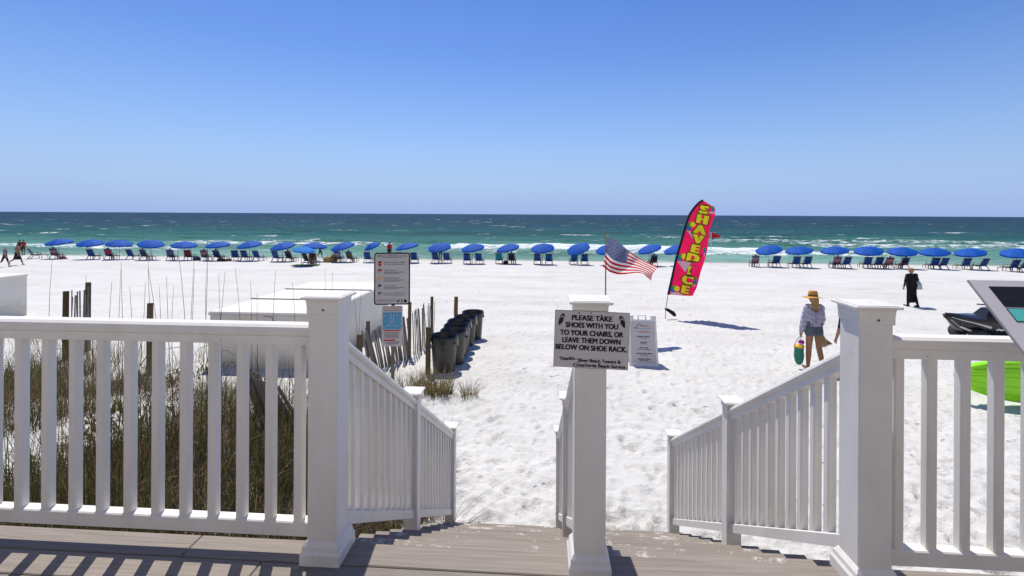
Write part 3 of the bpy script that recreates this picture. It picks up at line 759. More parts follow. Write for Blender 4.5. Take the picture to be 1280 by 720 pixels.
# ------------------------------------------------------------------ white storage boxes
def storage_box(label, x0, x1, y0, y1, top, base):
    root = thing('storage_box', label, 'storage box', ((x0 + x1) / 2, (y0 + y1) / 2, base))
    cx, cy = (x0 + x1) / 2, (y0 + y1) / 2
    H = top - base
    MB().box((0, 0, (H - .05) / 2 - .15), (x1 - x0, y1 - y0, H - .05 + .3), ch=.02).build('body', M['panel'], root)
    n = 3; L = (y1 - y0) / n
    for i in range(n):
        yc = -((y1 - y0) / 2) + L * (i + .5)
        m = MB(); hw = (x1 - x0) / 2 + .04; hl = L / 2 - .012
        m.add([(-hw, yc - hl, H - .07), (hw, yc - hl, H - .07), (hw, yc + hl, H - .07), (-hw, yc + hl, H - .07),
               (-hw, yc - hl, H - .03), (hw, yc - hl, H - .03), (hw, yc + hl, H - .03), (-hw, yc + hl, H - .03),
               (-hw + .03, yc - hl + .02, H), (hw - .03, yc - hl + .02, H), (hw - .03, yc + hl - .02, H), (-hw + .03, yc + hl - .02, H)],
              [(0, 1, 5, 4), (1, 2, 6, 5), (2, 3, 7, 6), (3, 0, 4, 7), (4, 5, 9, 8), (5, 6, 10, 9), (6, 7, 11, 10), (7, 4, 8, 11), (8, 9, 10, 11), (3, 2, 1, 0)])
        lid = m.build('lid', M['panel'], root)
        if i < n - 1:
            MB().box((0, yc + L / 2, H + .012), (x1 - x0 + .1, .022, .03)).build('seam_batten', M['inkgrey2'], root)
    return root
M['inkgrey2'] = plain('grey_batten', (.27, .26, .25), .7, .2, 6, .2)
storage_box('long low white storage box with three lids behind the left railing', -7.39, -4.92, 10.25, 15.1, -.71, -1.92)
storage_box('white storage box cut off by the left edge of the picture', -20.6, -18.15, 11.0, 15.85, -.68, -2.1)
# black cord hanging from the box lid
p = MB().tube([(-6.1, 10.17, -.80), (-6.05, 10.16, -.76), (-5.9, 10.15, -.78), (-5.82, 10.15, -.90), (-5.7, 10.15, -.96), (-5.6, 10.15, -1.02)], .008, 5).build('tie_cord', M['black'])
tag(p, 'black tie cord hanging from the front lid of the long white box', 'cord')

# ------------------------------------------------------------------ rubbish bins
def make_bin():
    root = thing('rubbish_bin', 'x', 'bin')
    MB().lathe([(0, .0), (.25, .0), (.255, .03), (.285, .45), (.30, .80), (.30, .82)], 24).build('barrel', M['char'], root, 40)
    m = MB(); n = 28; vs = []; fs = []
    rings = [(.275, .55), (.292, .80), (.312, .835), (.325, .82), (.332, .77), (.336, .70)]
    for i, (r, z) in enumerate(rings):
        for k in range(n):
            a = 2 * math.pi * k / n
            drop = 0 if i < 4 else (.05 * math.sin(a * 3 + 1) + .07 * max(0, math.cos(a - .2)) + random.uniform(-.015, .015)) * (i - 3) / 2
            rr_ = r + (random.uniform(-.006, .012) if i > 2 else random.uniform(-.004, .004))
            vs.append((rr_ * math.cos(a), rr_ * math.sin(a), z - drop))
    for i in range(len(rings) - 1):
        for k in range(n): k2 = (k + 1) % n; fs.append((i * n + k, i * n + k2, (i + 1) * n + k2, (i + 1) * n + k))
    fs.append(tuple(range(n - 1, -1, -1)))
    m.add(vs, fs).build('liner', M['bag'], root, 60)
    return root
bproto = make_bin()
names = ['nearest black bin with a liner, right of the thin post', 'second black bin from the stairs', 'third black bin from the stairs in the row', 'fourth black bin from the stairs in the row',
         'fifth black bin from the stairs, second from the sea end', 'farthest black bin of the row, at the sea end']
for i in range(6):
    px, d = [(556, 10.55), (568, 11.15), (571.5, 11.75), (575, 12.3), (582.5, 12.95), (592, 13.75)][i]
    o = bproto if i == 0 else copy_tree(bproto)
    x, y = at_depth(px, d); o.location = (x, y, sand_z(x, y) - .015); o.rotation_euler = (0, 0, [0.1, .5, -.3, .3, 0, .6][i]); o.scale = (.94, .94, .95); tag(o, names[i], 'bin', 'black bins in a row on the sand')

# ------------------------------------------------------------------ lettering
_tc = {}
def text2d(txt, offset=0.0):
    """Flat lettering as (points, triangles), lower-left at (0, 0), height of a capital = 1."""
    k = (txt, offset)
    if k in _tc: return _tc[k]
    cu = bpy.data.curves.new('lettering', 'FONT'); cu.body = txt; cu.offset = offset; cu.resolution_u = 3; cu.fill_mode = 'FRONT'
    o = bpy.data.objects.new('lettering', cu); COL.objects.link(o); bpy.context.view_layer.update()
    dg = bpy.context.evaluated_depsgraph_get(); me = o.evaluated_get(dg).to_mesh()
    v = np.array([tuple(p.co[:2]) for p in me.vertices]); f = [tuple(p.vertices) for p in me.polygons]
    o.evaluated_get(dg).to_mesh_clear(); bpy.data.objects.remove(o); bpy.data.curves.remove(cu)
    v = v - np.array([v[:, 0].min(), 0]); v = v / .729
    _tc[k] = (v, f); return _tc[k]
def letter_line(root, txt, cx, z, height, width, y, mat, bold=.02, rot=0.0, name='lettering', heavy=0.0):
    """One printed line centred at (cx, z) on a board that faces -Y."""
    v, f = text2d(txt, bold); W = v[:, 0].max()
    sx = width / W if width else height
    P = np.stack([(v[:, 0] - W / 2) * sx, (v[:, 1] - .5) * height], -1)
    c, s_ = math.cos(rot), math.sin(rot)
    m = MB()
    for q, (ex, ez) in enumerate([(i_, j_) for i_ in (-1, 0, 1) for j_ in (-1, 1)] if heavy else [(0, 0)]):
        e = ex * heavy * height; e2 = ez * heavy * height * .45
        m.add([(cx + (a + e) * c - (b_ + e2) * s_, y - .00012 * q, z + (a + e) * s_ + (b_ + e2) * c) for a, b_ in P], f)
    return m.build(name, mat, root)

# notice on the centre post
nr = thing('notice_sign', 'grey white notice about shoes screwed to the centre stair post', 'sign', (XM - .001, 1.9935, .985))
nr.rotation_euler = (0, R(1.6), 0)
NW, NH = .302, .232
MB().box((.002, 0, 0), (NW, .006, NH), ch=.001).build('board', M['signgrey'], nr)
MB().box((.002, -.0002, 0), (NW + .003, .004, NH + .003)).build('edge', M['inkgrey2'], nr)
def Nx(px): return (px - 742.5) / 91 * NW
def Nz(py): return (422.5 - py) / 70.5 * NH
for txt, cx, cy, hpx, wpx in [('PLEASE TAKE', 743, 395.2, 6.6, 49), ('SHOES WITH YOU', 743, 404.4, 6.6, 64), ('TO YOUR CHAIRS, OR', 743, 414.2, 6.6, 77), ('LEAVE THEM DOWN', 743, 423.4, 6.6, 71), ('BELOW ON SHOE RACK.', 743, 432.4, 6.6, 87)]:
    letter_line(nr, txt, Nx(cx), Nz(cy), hpx / 70.5 * NH, wpx / 91 * NW, -.0042, M['ink'], .0, heavy=.065)
letter_line(nr, 'Thanks...', Nx(715.5), Nz(446.6), 4.3 / 70.5 * NH, 22 / 91 * NW, -.0042, M['ink'], .0, R(6), heavy=.055)
letter_line(nr, 'Silver Beach Towers &', Nx(753.5), Nz(448.2), 4.2 / 70.5 * NH, 52 / 91 * NW, -.0042, M['ink'], .0, heavy=.055)
letter_line(nr, 'CostaVerde Beach Service', Nx(753.5), Nz(454.2), 4.2 / 70.5 * NH, 64 / 91 * NW, -.0042, M['ink'], .0, heavy=.055)
def blob2d(pts, n=6):
    return pts
for sx, cx in ((1, 705.3), (-1, 780.3)):            # the pair of flip-flops
    sole = []
    for i in range(26):
        a = 2 * math.pi * i / 26; zz = math.sin(a); wd = .62 + .14 * zz + .06 * math.cos(2 * a)
        sole.append((wd * math.cos(a) * .0135 * 1.05, zz * .0265))
    tl = -R(20) * sx
    def tf(p): return (Nx(cx) + p[0] * math.cos(tl) - p[1] * math.sin(tl), -.0042, Nz(398.3) + p[0] * math.sin(tl) + p[1] * math.cos(tl))
    MB().add([tf(p) for p in sole], [tuple(range(26))]).build('flip_flop_print', M['ink'], nr)
    band = [(-.0100, .002), (-.005, .0125), (.0, .0165), (.005, .0125), (.0100, .002), (.0080, .002), (.0035, .0095), (0, .0130), (-.0035, .0095), (-.0080, .002)]
    MB().add([(a, b_ - .0004, c) for a, b_, c in [tf(p) for p in band]], [(0, 1, 8, 9), (1, 2, 7, 8), (2, 3, 6, 7), (3, 4, 5, 6)]).build('strap_print', M['signgrey'], nr)
for px, py in ((727, 389.6), (741.5, 388.8), (754.5, 391.2), (727.5, 451.5), (754, 452)):
    MB().tube([(Nx(px), -.0035, Nz(py)), (Nx(px), -.0065, Nz(py))], [.0032, .0024], 8).build('screw', M['inkgrey'], nr)

# beach warning sign and rip current sign on one pole
wx, wy = at_depth(492, 8.3); wz = sand_z(wx, wy)
pole = thing('sign_pole', 'dull metal sign pole holding the beach warning and rip current signs', 'pole', (wx, wy, wz))
MB().box((.0, .0, .9), (.055, .03, 2.5)).build('channel', M['gwood'], pole)
ws = thing('warning_sign', 'large white beach warning flags sign with a black border', 'sign', (wx - .01, wy - .03, EYE - (348.0 - hor(492)) / F * 8.3), R(9))
WW, WH = .61, .90
def rr_poly(w_, h_, r, n=5):
    out = []
    for cx, cz, a0 in ((w_ / 2 - r, h_ / 2 - r, 0), (-w_ / 2 + r, h_ / 2 - r, 90), (-w_ / 2 + r, -h_ / 2 + r, 180), (w_ / 2 - r, -h_ / 2 + r, 270)):
        for i in range(n + 1): a = R(a0 + 90 * i / n); out.append((cx + r * math.cos(a), cz + r * math.sin(a)))
    return out
MB().extrude(rr_poly(WW, WH, .045), -.004, .004).build('border', M['black'], ws)
MB().extrude(rr_poly(WW - .045, WH - .045, .03), -.0075, -.0042).build('board', M['signgrey'], ws)
letter_line(ws, 'BEACH WARNING FLAGS', 0, .395, .040, .50, -.0085, M['inkgrey'], .0)
MB().box((0, -.0085, .362), (.34, .001, .007)).build('rule', M['inkgrey'], ws)
for i, (txt, m_, wd, sub) in enumerate([('Water Closed to Public', 'inkred', .36, 1), ('High Hazard', 'inkred', .20, 2), ('Medium Hazard', 'inkyel', .26, 2), ('Low Hazard', 'inkgreen', .20, 2), ('Dangerous Marine Life', 'inkpurple', .36, 1)]):
    z = [.285, .150, .015, -.115, -.245][i]
    fw = MB(); fw.box((-.205, -.0085, z - .002), (.052, .001, .038))
    if i == 0: fw.box((-.205, -.0085, z - .047), (.046, .001, .042))
    fw.build('flag_print', M[m_], ws)
    MB().box((-.2335, -.0087, z - .022), (.005, .001, .085)).build('flag_staff_print', M['inkgrey'], ws)
    letter_line(ws, txt, -.14 + wd / 2, z, .034, wd, -.0085, M['inkgrey'], .0)
    for s_ in range(sub): MB().box((-.14 + (.17 if s_ == 0 else .13), -.0085, z - .038 - s_ * .022), (.34 if s_ == 0 else .26, .001, .008)).build('small_print', M['inkgrey'], ws)
MB().box((-.06, -.0085, -.365), (.40, .001, .006)).box((-.10, -.0085, -.385), (.32, .001, .006)).build('small_print', M['inkgrey'], ws)
MB().tube([(.225, -.0075, -.385), (.225, -.0086, -.385)], .028, 14).build('emblem', M['ink'], ws)
MB().box((.165, -.0085, -.365), (.02, .001, .02)).box((.165, -.0085, -.395), (.02, .001, .026)).build('emblem', M['ink'], ws)
MB().add([(.07, -.0085, -.41), (.12, -.0085, -.40), (.135, -.0085, -.36), (.10, -.0085, -.375)], [(0, 1, 2, 3)]).build('emblem', M['ink'], ws)
rc = thing('rip_current_sign', 'small white and blue rip currents sign below the warning sign', 'sign', (wx - .005, wy - .03, EYE - (407 - hor(492)) / F * 8.3), R(9))
MB().extrude(rr_poly(.35, .70, .02), -.004, .004).build('board', M['signgrey'], rc)
letter_line(rc, 'RIP CURRENTS', 0, .315, .035, .28, -.0085, M['inksalmon'], .01)
letter_line(rc, 'Break the Grip of the Rip', 0, .275, .022, .28, -.0085, M['ink'], .0)
MB().box((0, -.006, .09), (.31, .003, .29)).build('picture', M['inkblue'], rc)
for sx in (-1, 1):
    MB().tube([(sx * .02, -.008, .22), (sx * .018, -.008, .08), (sx * .05, -.008, .01), (sx * .12, -.008, .0)], .006, 4).build('arrow_print', M['signgrey'], rc)
    MB().tube([(sx * .06, -.008, .18), (sx * .11, -.008, .19), (sx * .14, -.008, .16)], .005, 4).build('arrow_print', M['signgrey'], rc)
MB().box((0, -.0055, -.035), (.31, .003, .04)).build('beach_print', M['inkyel2'] if 'inkyel2' in M else M['inksalmon'], rc)
MB().box((0, -.0055, -.078), (.29, .003, .018)).build('red_print', M['inkred'], rc)
for i in range(5): MB().box((-.01, -.0055, -.115 - i * .022), (.26 - .03 * (i % 2), .003, .007)).build('small_print', M['inkgrey'], rc)
MB().box((-.05, -.0055, -.245), (.20, .003, .022)).build('red_print', M['inkred'], rc)
for i in range(3): MB().box((.0, -.0055, -.275 - i * .018), (.28 - .05 * i, .003, .006)).build('small_print', M['inkgrey'], rc)

# A-frame price board on the sand
ax, ay = at_depth(803, 11.25); az = sand_z(ax, ay)
af = thing('sandwich_board', 'white folding sandwich board with printed prices standing on the sand', 'sign', (ax, ay, az - .02), YAW - R(4))
TI = R(14)
def lean_pt(x, y, z): return (x, -z * math.sin(TI) * 0 + y, z)
for sgn, nm in ((-1, 'front_panel'), (1, 'back_panel')):
    out = [(-.33, 0), (.33, 0), (.315, 1.16), (.20, 1.16), (.20, 1.07), (-.20, 1.07), (-.20, 1.16), (-.315, 1.16)]
    m = MB().extrude(out, -.018, .018)
    o = m.build(nm, M['white'], af); o.location = (0, sgn * .27, 0); o.rotation_euler = (-sgn * TI, 0, 0)
    o.rotation_euler = (sgn * -1 * -R(13) * -1, 0, 0) if False else (R(13) * (-1 if sgn == -1 else 1), 0, 0)
    if sgn == -1: fp = o
    h = MB().tube([(-.085, 0, 1.05), (-.085, 0, 1.165), (.085, 0, 1.165), (.085, 0, 1.05)], .016, 6).build('handle', M['white'], o)
MB().box((0, -.0195, .56), (.555, .003, .94)).build('poster', M['signgrey'], fp)
letter_line(fp, 'WATERSPORTS', 0.01, .79, .034, .30, -.0225, M['inkred'], .01)
for z, hgt, words in [(.685, .022, (.14, .13)), (.65, .016, (.07, .05)), (.56, .022, (.15,)), (.525, .016, (.07, .05)), (.435, .022, (.07, .10)), (.40, .016, (.08, .05, .13)), (.31, .022, (.13, .10, .11)), (.275, .016, (.06, .12)), (.185, .022, (.15, .11)), (.15, .016, (.06, .12))]:
    tot = sum(words) + .018 * (len(words) - 1); xw = .01 - tot / 2
    for wv in words:
        MB().box((xw + wv / 2, -.0225, z), (wv, .001, hgt)).build('small_print', M['inkgrey'], fp); xw += wv + .018
MB().tube([(-.2, -.0225, .875), (-.12, -.0225, .90), (-.10, -.0225, .97), (-.04, -.0225, .975), (-.06, -.0225, .93), (.05, -.0225, .915)], .006, 4).build('logo_print', M['inkgrey'], fp)
MB().tube([(-.03, -.0225, .915), (.01, -.0225, .935), (.05, -.0225, .91), (.09, -.0225, .93), (.14, -.0225, .912)], .011, 4).build('logo_print', M['inksalmon'], fp)
MB().tube([(-.2, -.0225, .87), (0, -.0225, .855), (.2, -.0225, .875)], .005, 4).build('logo_print', M['inkblue'], fp)

# angled information panel on the right railing
ip = thing('information_panel', 'tilted white information panel with black and teal bands above the right railing', 'sign', (0, 0, 0))
pd = 1.905; ix, iy = at_depth(1212, pd); iz = EYE - (350.3 - hor(1212)) / F * pd
ip.location = (ix, iy, iz)
PW, PH = .62, .46
TL = R(45)
def panel_box(nm, u0, u1, v0, v1, lift, th, mat, par=ip):
    """u to the right, v down the slope from the far edge."""
    def P(u, v, n): return (u, -v * math.cos(TL) - n * math.sin(TL), -v * math.sin(TL) + n * math.cos(TL))
    q = [(u0, v0), (u1, v0), (u1, v1), (u0, v1)]
    m = MB().add([P(u, v, lift - th) for u, v in q] + [P(u, v, lift) for u, v in q], [(0, 1, 2, 3), (7, 6, 5, 4), (0, 4, 5, 1), (1, 5, 6, 2), (2, 6, 7, 3), (3, 7, 4, 0)])
    return m.build(nm, mat, par)
panel_box('board', 0, PW, 0, PH, 0, .010, M['signgrey'])
panel_box('board_edge', -.003, PW + .003, -.003, PH + .003, -.003, .006, M['inkgrey2'])
panel_box('black_band', .053, PW - .05, .030, .125, .0018, .0018, M['ink'])
panel_box('teal_border', .053, PW - .05, .132, .190, .0014, .0014, M['ink'])
panel_box('teal_band', .056, PW - .053, .1345, .1875, .0026, .0026, M['inkteal'])
panel_box('box_border', .075, .27, .232, .30, .0014, .0014, M['ink'])
panel_box('white_box', .078, .267, .235, .297, .0026, .0026, M['white'])
panel_box('box_border', .31, .55, .232, .40, .0014, .0014, M['ink'])
panel_box('picture', .314, .546, .236, .396, .0026, .0026, M['inkblue'])
MB().bar((.40, -.12, -.145), (.40, .02, -.245), .05, .012).build('bracket', M['black'], ip)
MB().bar((.56, -.12, -.145), (.56, .02, -.245), .05, .012).build('bracket', M['black'], ip)

# ------------------------------------------------------------------ shaved ice feather flag
FD = 17.1; fpx = FD / F
fb = on_ground(832, 398)
FD = fb.y * math.cos(YAW) - fb.x * math.sin(YAW); fpx = FD / F
ff = thing('feather_flag', 'tall red feather flag lettered SHAVED ICE on a bent black pole', 'flag', (fb.x, fb.y, sand_z(fb.x, fb.y) - .02), YAW)
def FL(px, py): return ((px - 832) * fpx, (398 - py) * fpx)
LEFT = [FL(*p) for p in ((835.6, 366.8), (840.5, 345), (845.3, 323.7), (851, 302), (857, 281.8), (861.8, 267), (865.5, 261), (869.6, 255.6), (874, 251.5), (878.4, 248.6))]
RIGHT = [FL(*p) for p in ((866.7, 368.6), (871.6, 358.7), (876.4, 337), (880, 326), (883, 316), (886, 300), (888, 285.7), (893.5, 267), (893.2, 258.5), (886, 253.6))]
def curve_at(C, t):
    t = t * (len(C) - 1); i = min(int(t), len(C) - 2); k = t - i
    return (C[i][0] * (1 - k) + C[i + 1][0] * k, C[i][1] * (1 - k) + C[i + 1][1] * k)
def fl_y(x, z): return .05 * math.sin(x * 5.5 + z * 1.7) * min(1, max(0, (x - .25 * z) * 1.6 + .2)) + .02 * math.sin(z * 4)
NU, NV = 40, 12
vs = []; fs = []
for i in range(NU + 1):
    a = curve_at(LEFT, i / NU); b_ = curve_at(RIGHT, i / NU)
    for j in range(NV + 1):
        k = j / NV; x = a[0] * (1 - k) + b_[0] * k; z = a[1] * (1 - k) + b_[1] * k; vs.append((x, fl_y(x, z), z))
for i in range(NU):
    for j in range(NV): p = i * (NV + 1) + j; fs.append((p, p + 1, p + NV + 2, p + NV + 1))
MB().add(vs, fs).build('sail', M['fred'], ff, True)
MB().tube([(x, fl_y(x, z), z) for x, z in LEFT], .040, 7).build('sleeve', M['fblack'], ff, True)
MB().tube([(0.0, 0, -.3), (.02, 0, .35), (LEFT[0][0] + .0, fl_y(*LEFT[0]), LEFT[0][1])], .014, 7).build('pole', M['steel'], ff, True)
def on_flag(pts, faces, nm, mat, lift):
    return MB().add([(x, fl_y(x, z) - lift, z) for x, z in pts], faces).build(nm, mat, ff)
def flag_disc(px, py, r, mat, lift, sq=1.0):
    n = 14; c = FL(px, py); rr_ = r * fpx
    on_flag([(c[0] + rr_ * math.cos(6.2832 * i / n), c[1] + rr_ * sq * math.sin(6.2832 * i / n)) for i in range(n)], [tuple(range(n))], 'scoop_print', M[mat], lift)
def flag_poly(pts, nm, mat, lift): on_flag([FL(*p) for p in pts], [tuple(range(len(pts)))], nm, M[mat], lift)
# printed snow cones: paper cone and three coloured scoops
for cone, scoops in [([(857.5, 285), (864.5, 288.5), (866, 297.5)], [((860.5, 283), 3.8, 'fblue'), ((862.5, 279.5), 3.4, 'fgreen'), ((866, 279), 3.3, 'fyel')]),
                     ([(847, 325), (865.5, 326), (857, 339)], [((850, 321), 4.0, 'fblue'), ((852.3, 319), 3.4, 'fgreen'), ((855.5, 319), 3.4, 'fyel')]),
                     ([(838.5, 363.5), (851, 364), (853.5, 367.6), (839, 366.8)], [((841, 360.5), 3.6, 'fblue'), ((843, 358), 3.2, 'fgreen'), ((846, 359), 3.2, 'fyel')]),
                     ([(884, 264.5), (892.5, 261.5), (892.7, 266)], [((890.3, 258), 2.2, 'fgreen'), ((890.5, 261), 2.0, 'fblue')]),
                     ([(872, 319), (880.5, 313.5), (880.5, 319)], [((880.5, 309.5), 2.0, 'fgreen'), ((880.3, 312.5), 2.0, 'fblue')]),
                     ([(865, 356), (871, 352), (869, 357)], [((870, 347), 2.2, 'fgreen'), ((869.5, 351.5), 2.6, 'fblue')])]:
    flag_poly(cone, 'cone_print', 'fwhite', .006)
    for q, (c, r, mt) in enumerate(scoops): flag_disc(c[0], c[1], r, mt, .009 + .003 * q)
for ch, px, py, hh in [('S', 880, 260.2, 11), ('H', 878.2, 272.3, 11), ('A', 875.2, 285, 11), ('V', 872.0, 296.8, 10.5), ('E', 868.8, 309, 10), ('D', 866.5, 320.5, 10.5), ('I', 862.6, 336, 10.5), ('C', 859.8, 348, 10.5), ('E', 856.8, 360, 10)]:
    rot = -R(12); c = FL(px, py); hm = hh * fpx
    for off, nm, mt, lift in ((.105, 'letter_outline', 'fedge', .020), (.045, 'letter', 'fyel', .026)):
        v, f = text2d(ch, off * .55); v = v - np.array([(v[:, 0].max() + v[:, 0].min()) / 2, .5])
        wd = hm * (1.32 if ch != 'I' else 1.0); pts = []; fcs = []
        for q_, e in enumerate((-.10, -.03, .03, .10)):
            g_ = 1.22 if nm == 'letter_outline' else 1.0
            for a, q in v:
                a2 = (a * 1.0 + e) * (1.10 if g_ > 1 else 1); q2 = q * (1.10 if g_ > 1 else 1)
                pts.append((c[0] + a2 * wd * math.cos(rot) - q2 * hm * math.sin(rot), c[1] + a2 * wd * math.sin(rot) + q2 * hm * math.cos(rot), .0006 * q_))
            fcs += [tuple(i_ + q_ * len(v) for i_ in t_) for t_ in f]
        MB().add([(x, fl_y(x, z) - lift - y2, z) for x, z, y2 in pts], fcs).build(nm, M[mt], ff)
# black ground-spike bag hung on the pole
m = MB(); a = FL(831.5, 384.5); b_ = FL(845, 393)
m.tube([(a[0], -.03, a[1]), (a[0] + .09, -.04, a[1] - .03), (b_[0] - .10, -.04, b_[1] + .09), (b_[0] - .03, -.03, b_[1] + .01), (b_[0], -.03, b_[1] - .01)], [.03, .055, .075, .06, .02], 8)
m.build('weight_bag', M['fblack'], ff, True)

# ------------------------------------------------------------------ american flag
AD = 13.7; ap = AD / F; ax_, ay_ = at_depth(757.5, AD)
us = thing('flag_pole', 'thin brown wooden pole with an American flag behind the centre post', 'flag', (ax_, ay_, sand_z(ax_, ay_)), YAW)
base_z = sand_z(ax_, ay_)
def UZ(py): return EYE - (py - hor(757)) / F * AD - base_z
def UX(px): return (px - 757.5) * ap
MB().tube([(0, 0, -.4), (0, 0, 1.5), (.0, 0, UZ(288.5))], [.020, .019, .017], 8).build('pole', M['rust'], us, True)
TOPC = [(UX(a), UZ(b_)) for a, b_ in ((761.2, 294.6), (772, 301), (783.5, 310.5), (794, 319), (805, 326), (815, 331), (822.8, 334.5))]
BOTC = [(UX(a), UZ(b_)) for a, b_ in ((753.6, 333), (762, 339.5), (771, 342), (783, 342.5), (796, 341), (807, 342.5), (815.8, 350))]
def us_pt(u, v):
    a = curve_at(TOPC, u); b_ = curve_at(BOTC, u)
    vv = v + .06 * math.sin(v * math.pi) * math.sin(u * 9)
    x = a[0] * (1 - vv) + b_[0] * vv; z = a[1] * (1 - vv) + b_[1] * vv
    y = -.03 + .16 * math.sin(u * 7.5 + v * 2.4) * min(1, u * 2.2) - .05 * math.sin(u * 15 + v * 3.5) * min(1, u * 2) 
    x += .05 * math.sin(u * 7.5 + v * 2.4 + 1.2) * u
    return (x, y, z)
def us_patch(u0, u1, v0, v1, nu, nv, nm, mat, lift=0.0):
    vs = []; fs = []
    for i in range(nu + 1):
        for j in range(nv + 1):
            p = us_pt(u0 + (u1 - u0) * i / nu, v0 + (v1 - v0) * j / nv); vs.append((p[0], p[1] - lift, p[2]))
    for i in range(nu):
        for j in range(nv): q = i * (nv + 1) + j; fs.append((q, q + 1, q + nv + 2, q + nv + 1))
    return MB().add(vs, fs).build(nm, mat, us, True)
for k in range(13):
    us_patch(.4 if k < 7 else 0, 1, k / 13, (k + 1) / 13, 26 if k < 7 else 44, 2, 'stripe', M['usred'] if k % 2 == 0 else M['uswhite'])
canton = us_patch(0, .4, 0, 7 / 13, 18, 12, 'canton', M['usblue'])
for r_ in range(9):
    for c_ in range(6 if r_ % 2 == 0 else 5):
        u = .4 * ((c_ + (.5 if r_ % 2 == 0 else 1.0)) / 6); v = 7 / 13 * (r_ + .5) / 9; pts = []
        for i in range(10):
            rr_ = (.014 if i % 2 == 0 else .006); a = math.pi / 2 + i * math.pi / 5
            p = us_pt(u + rr_ * math.cos(a) * .62, v - rr_ * math.sin(a)); pts.append((p[0], p[1] - .006, p[2]))
        MB().add(pts, [tuple(range(10))]).build('star', M['uswhite'], canton)
for zz in (UZ(294.6), UZ(331)): MB().tube([(0, -.0, zz), (UX(761) if zz > 2 else UX(754), -.03, zz)], .004, 4).build('grommet_cord', M['white'], us)

# small red warning flag by the water
wfy = 43.5; wfx = dirpx(889) * wfy; wfz = sand_z(wfx, wfy); wd_ = wfy * math.cos(YAW) - wfx * math.sin(YAW)
wf = thing('warning_flag', 'small red warning flag on a thin white pole near the water', 'flag', (wfx, wfy, wfz), YAW)
hz = EYE - (290 - hor(889)) / F * wd_ - wfz
MB().tube([(0, 0, -.3), (0, 0, hz)], .022, 6).build('pole', M['white'], wf)
k_ = wd_ / F
MB().add([(0, 0, hz), (4 * k_, .08, hz - .10), (12 * k_, -.05, hz - .32), (11 * k_, -.05, hz - .42), (4 * k_, .08, hz - .55), (0, 0, hz - .62)], [(0, 1, 4, 5), (1, 2, 3, 4)]).build('cloth', M['warn'], wf)

# ------------------------------------------------------------------ beach umbrellas
def ordinal(i):
    w_ = ['first', 'second', 'third', 'fourth', 'fifth', 'sixth', 'seventh', 'eighth', 'ninth', 'tenth', 'eleventh', 'twelfth', 'thirteenth', 'fourteenth', 'fifteenth', 'sixteenth', 'seventeenth', 'eighteenth', 'nineteenth', 'twentieth']
    return w_[i]
UR = 1.05
def canopy_mesh(nm, mat, rad):
    m = MB(); n = 8; sub = 4; rings = [0, .18, .38, .58, .78, .93, 1.0]; vs = []; fs = []
    N = n * sub
    for r in rings:
        for k in range(N):
            a = 2 * math.pi * k / N; f = (k % sub) / sub; sag = 1 - (.060 * math.sin(math.pi * f)) * r
            z = .31 * (1 - r ** 1.7) * (1 - .02 * math.sin(math.pi * f))
            vs.append((rad * r * sag * math.cos(a), rad * r * sag * math.sin(a), z * rad))
    for k in range(N):                                      # short hanging valance
        a = 2 * math.pi * k / N; f = (k % sub) / sub; sag = 1 - .060 * math.sin(math.pi * f)
        vs.append((rad * 1.0 * sag * math.cos(a), rad * 1.0 * sag * math.sin(a), -.09 * rad - .03 * rad * math.sin(math.pi * f)))
    R_ = len(rings)
    for i in range(R_):
        for k in range(N): k2 = (k + 1) % N; fs.append((i * N + k, i * N + k2, (i + 1) * N + k2, (i + 1) * N + k))
    return m.add(vs, fs).mesh(nm, mat)
def make_umbrella(mat, rad):
    root = thing('beach_umbrella', 'x', 'umbrella')
    MB().tube([(0, 0, -.4), (0, 0, 1.55)], .022, 8).build('pole', M['cwood2'], root, True)
    can = ob('canopy', canopy_mesh('canopy', mat, rad), root, (0, 0, 1.50))
    for k in range(8):
        a = 2 * math.pi * k / 8
        MB().tube([(rad * r * math.cos(a), rad * r * math.sin(a), .31 * rad * (1 - r ** 1.7) - .012) for r in (.03, .35, .7, .99)], .007, 4).build('rib', M['steel'], can)
    MB().tube([(0, 0, .295 * rad), (0, 0, .38 * rad)], [.03, .015], 6).build('finial', M['white'], can)
    return root
M['cwood2'] = plain('pale_umbrella_pole', (.50, .44, .36), .6, .15, 6)
UY = 42.0
#        px, tilt sideways (deg, + lowers the left), tilt to viewer, height
UMB = [(74, 2, 9, 1.62), (113.5, 0, 9, 1.60), (149.5, -2, 10, 1.58), (189, 1, 11, 1.58), (230.5, -3, 10, 1.50), (272.5, 3, 10, 1.52), (312, 8, 9, 1.56), (353.5, 7, 9, 1.48), (394, 0, 9, 1.52), (428.5, 8, 9, 1.52),
       (465.5, 17, 9, 1.58), (509, 9, 8, 1.55), (549.5, 10, 7, 1.53), (591, 10, 7, 1.52), (635, 12, 7, 1.50), (678.5, 12, 8, 1.54), (723, 17, 8, 1.54), (760, 16, 8, 1.52), (812, 13, 7, 1.56), (845, 14, 8, 1.56),
       (961, 9, 5, 1.58), (999, 9, 5, 1.56), (1043.5, 9, 5, 1.58), (1086, 9, 5, 1.58), (1128, 10, 5, 1.54), (1168, 9, 5, 1.52), (1213, 8, 5, 1.52), (1272, 8, 5, 1.60)]
uproto = make_umbrella(M['blue'], UR)
upos = []
special = {17: 'blue umbrella mostly hidden behind the American flag', 19: 'blue umbrella showing only a corner left of the feather flag', 10: 'smallest blue umbrella, tilted hard, just left of the warning sign', 27: 'blue umbrella cut by the right edge of the picture',
           18: 'blue umbrella between the American flag and the feather flag', 11: 'blue umbrella whose pole is hidden by the warning sign'}
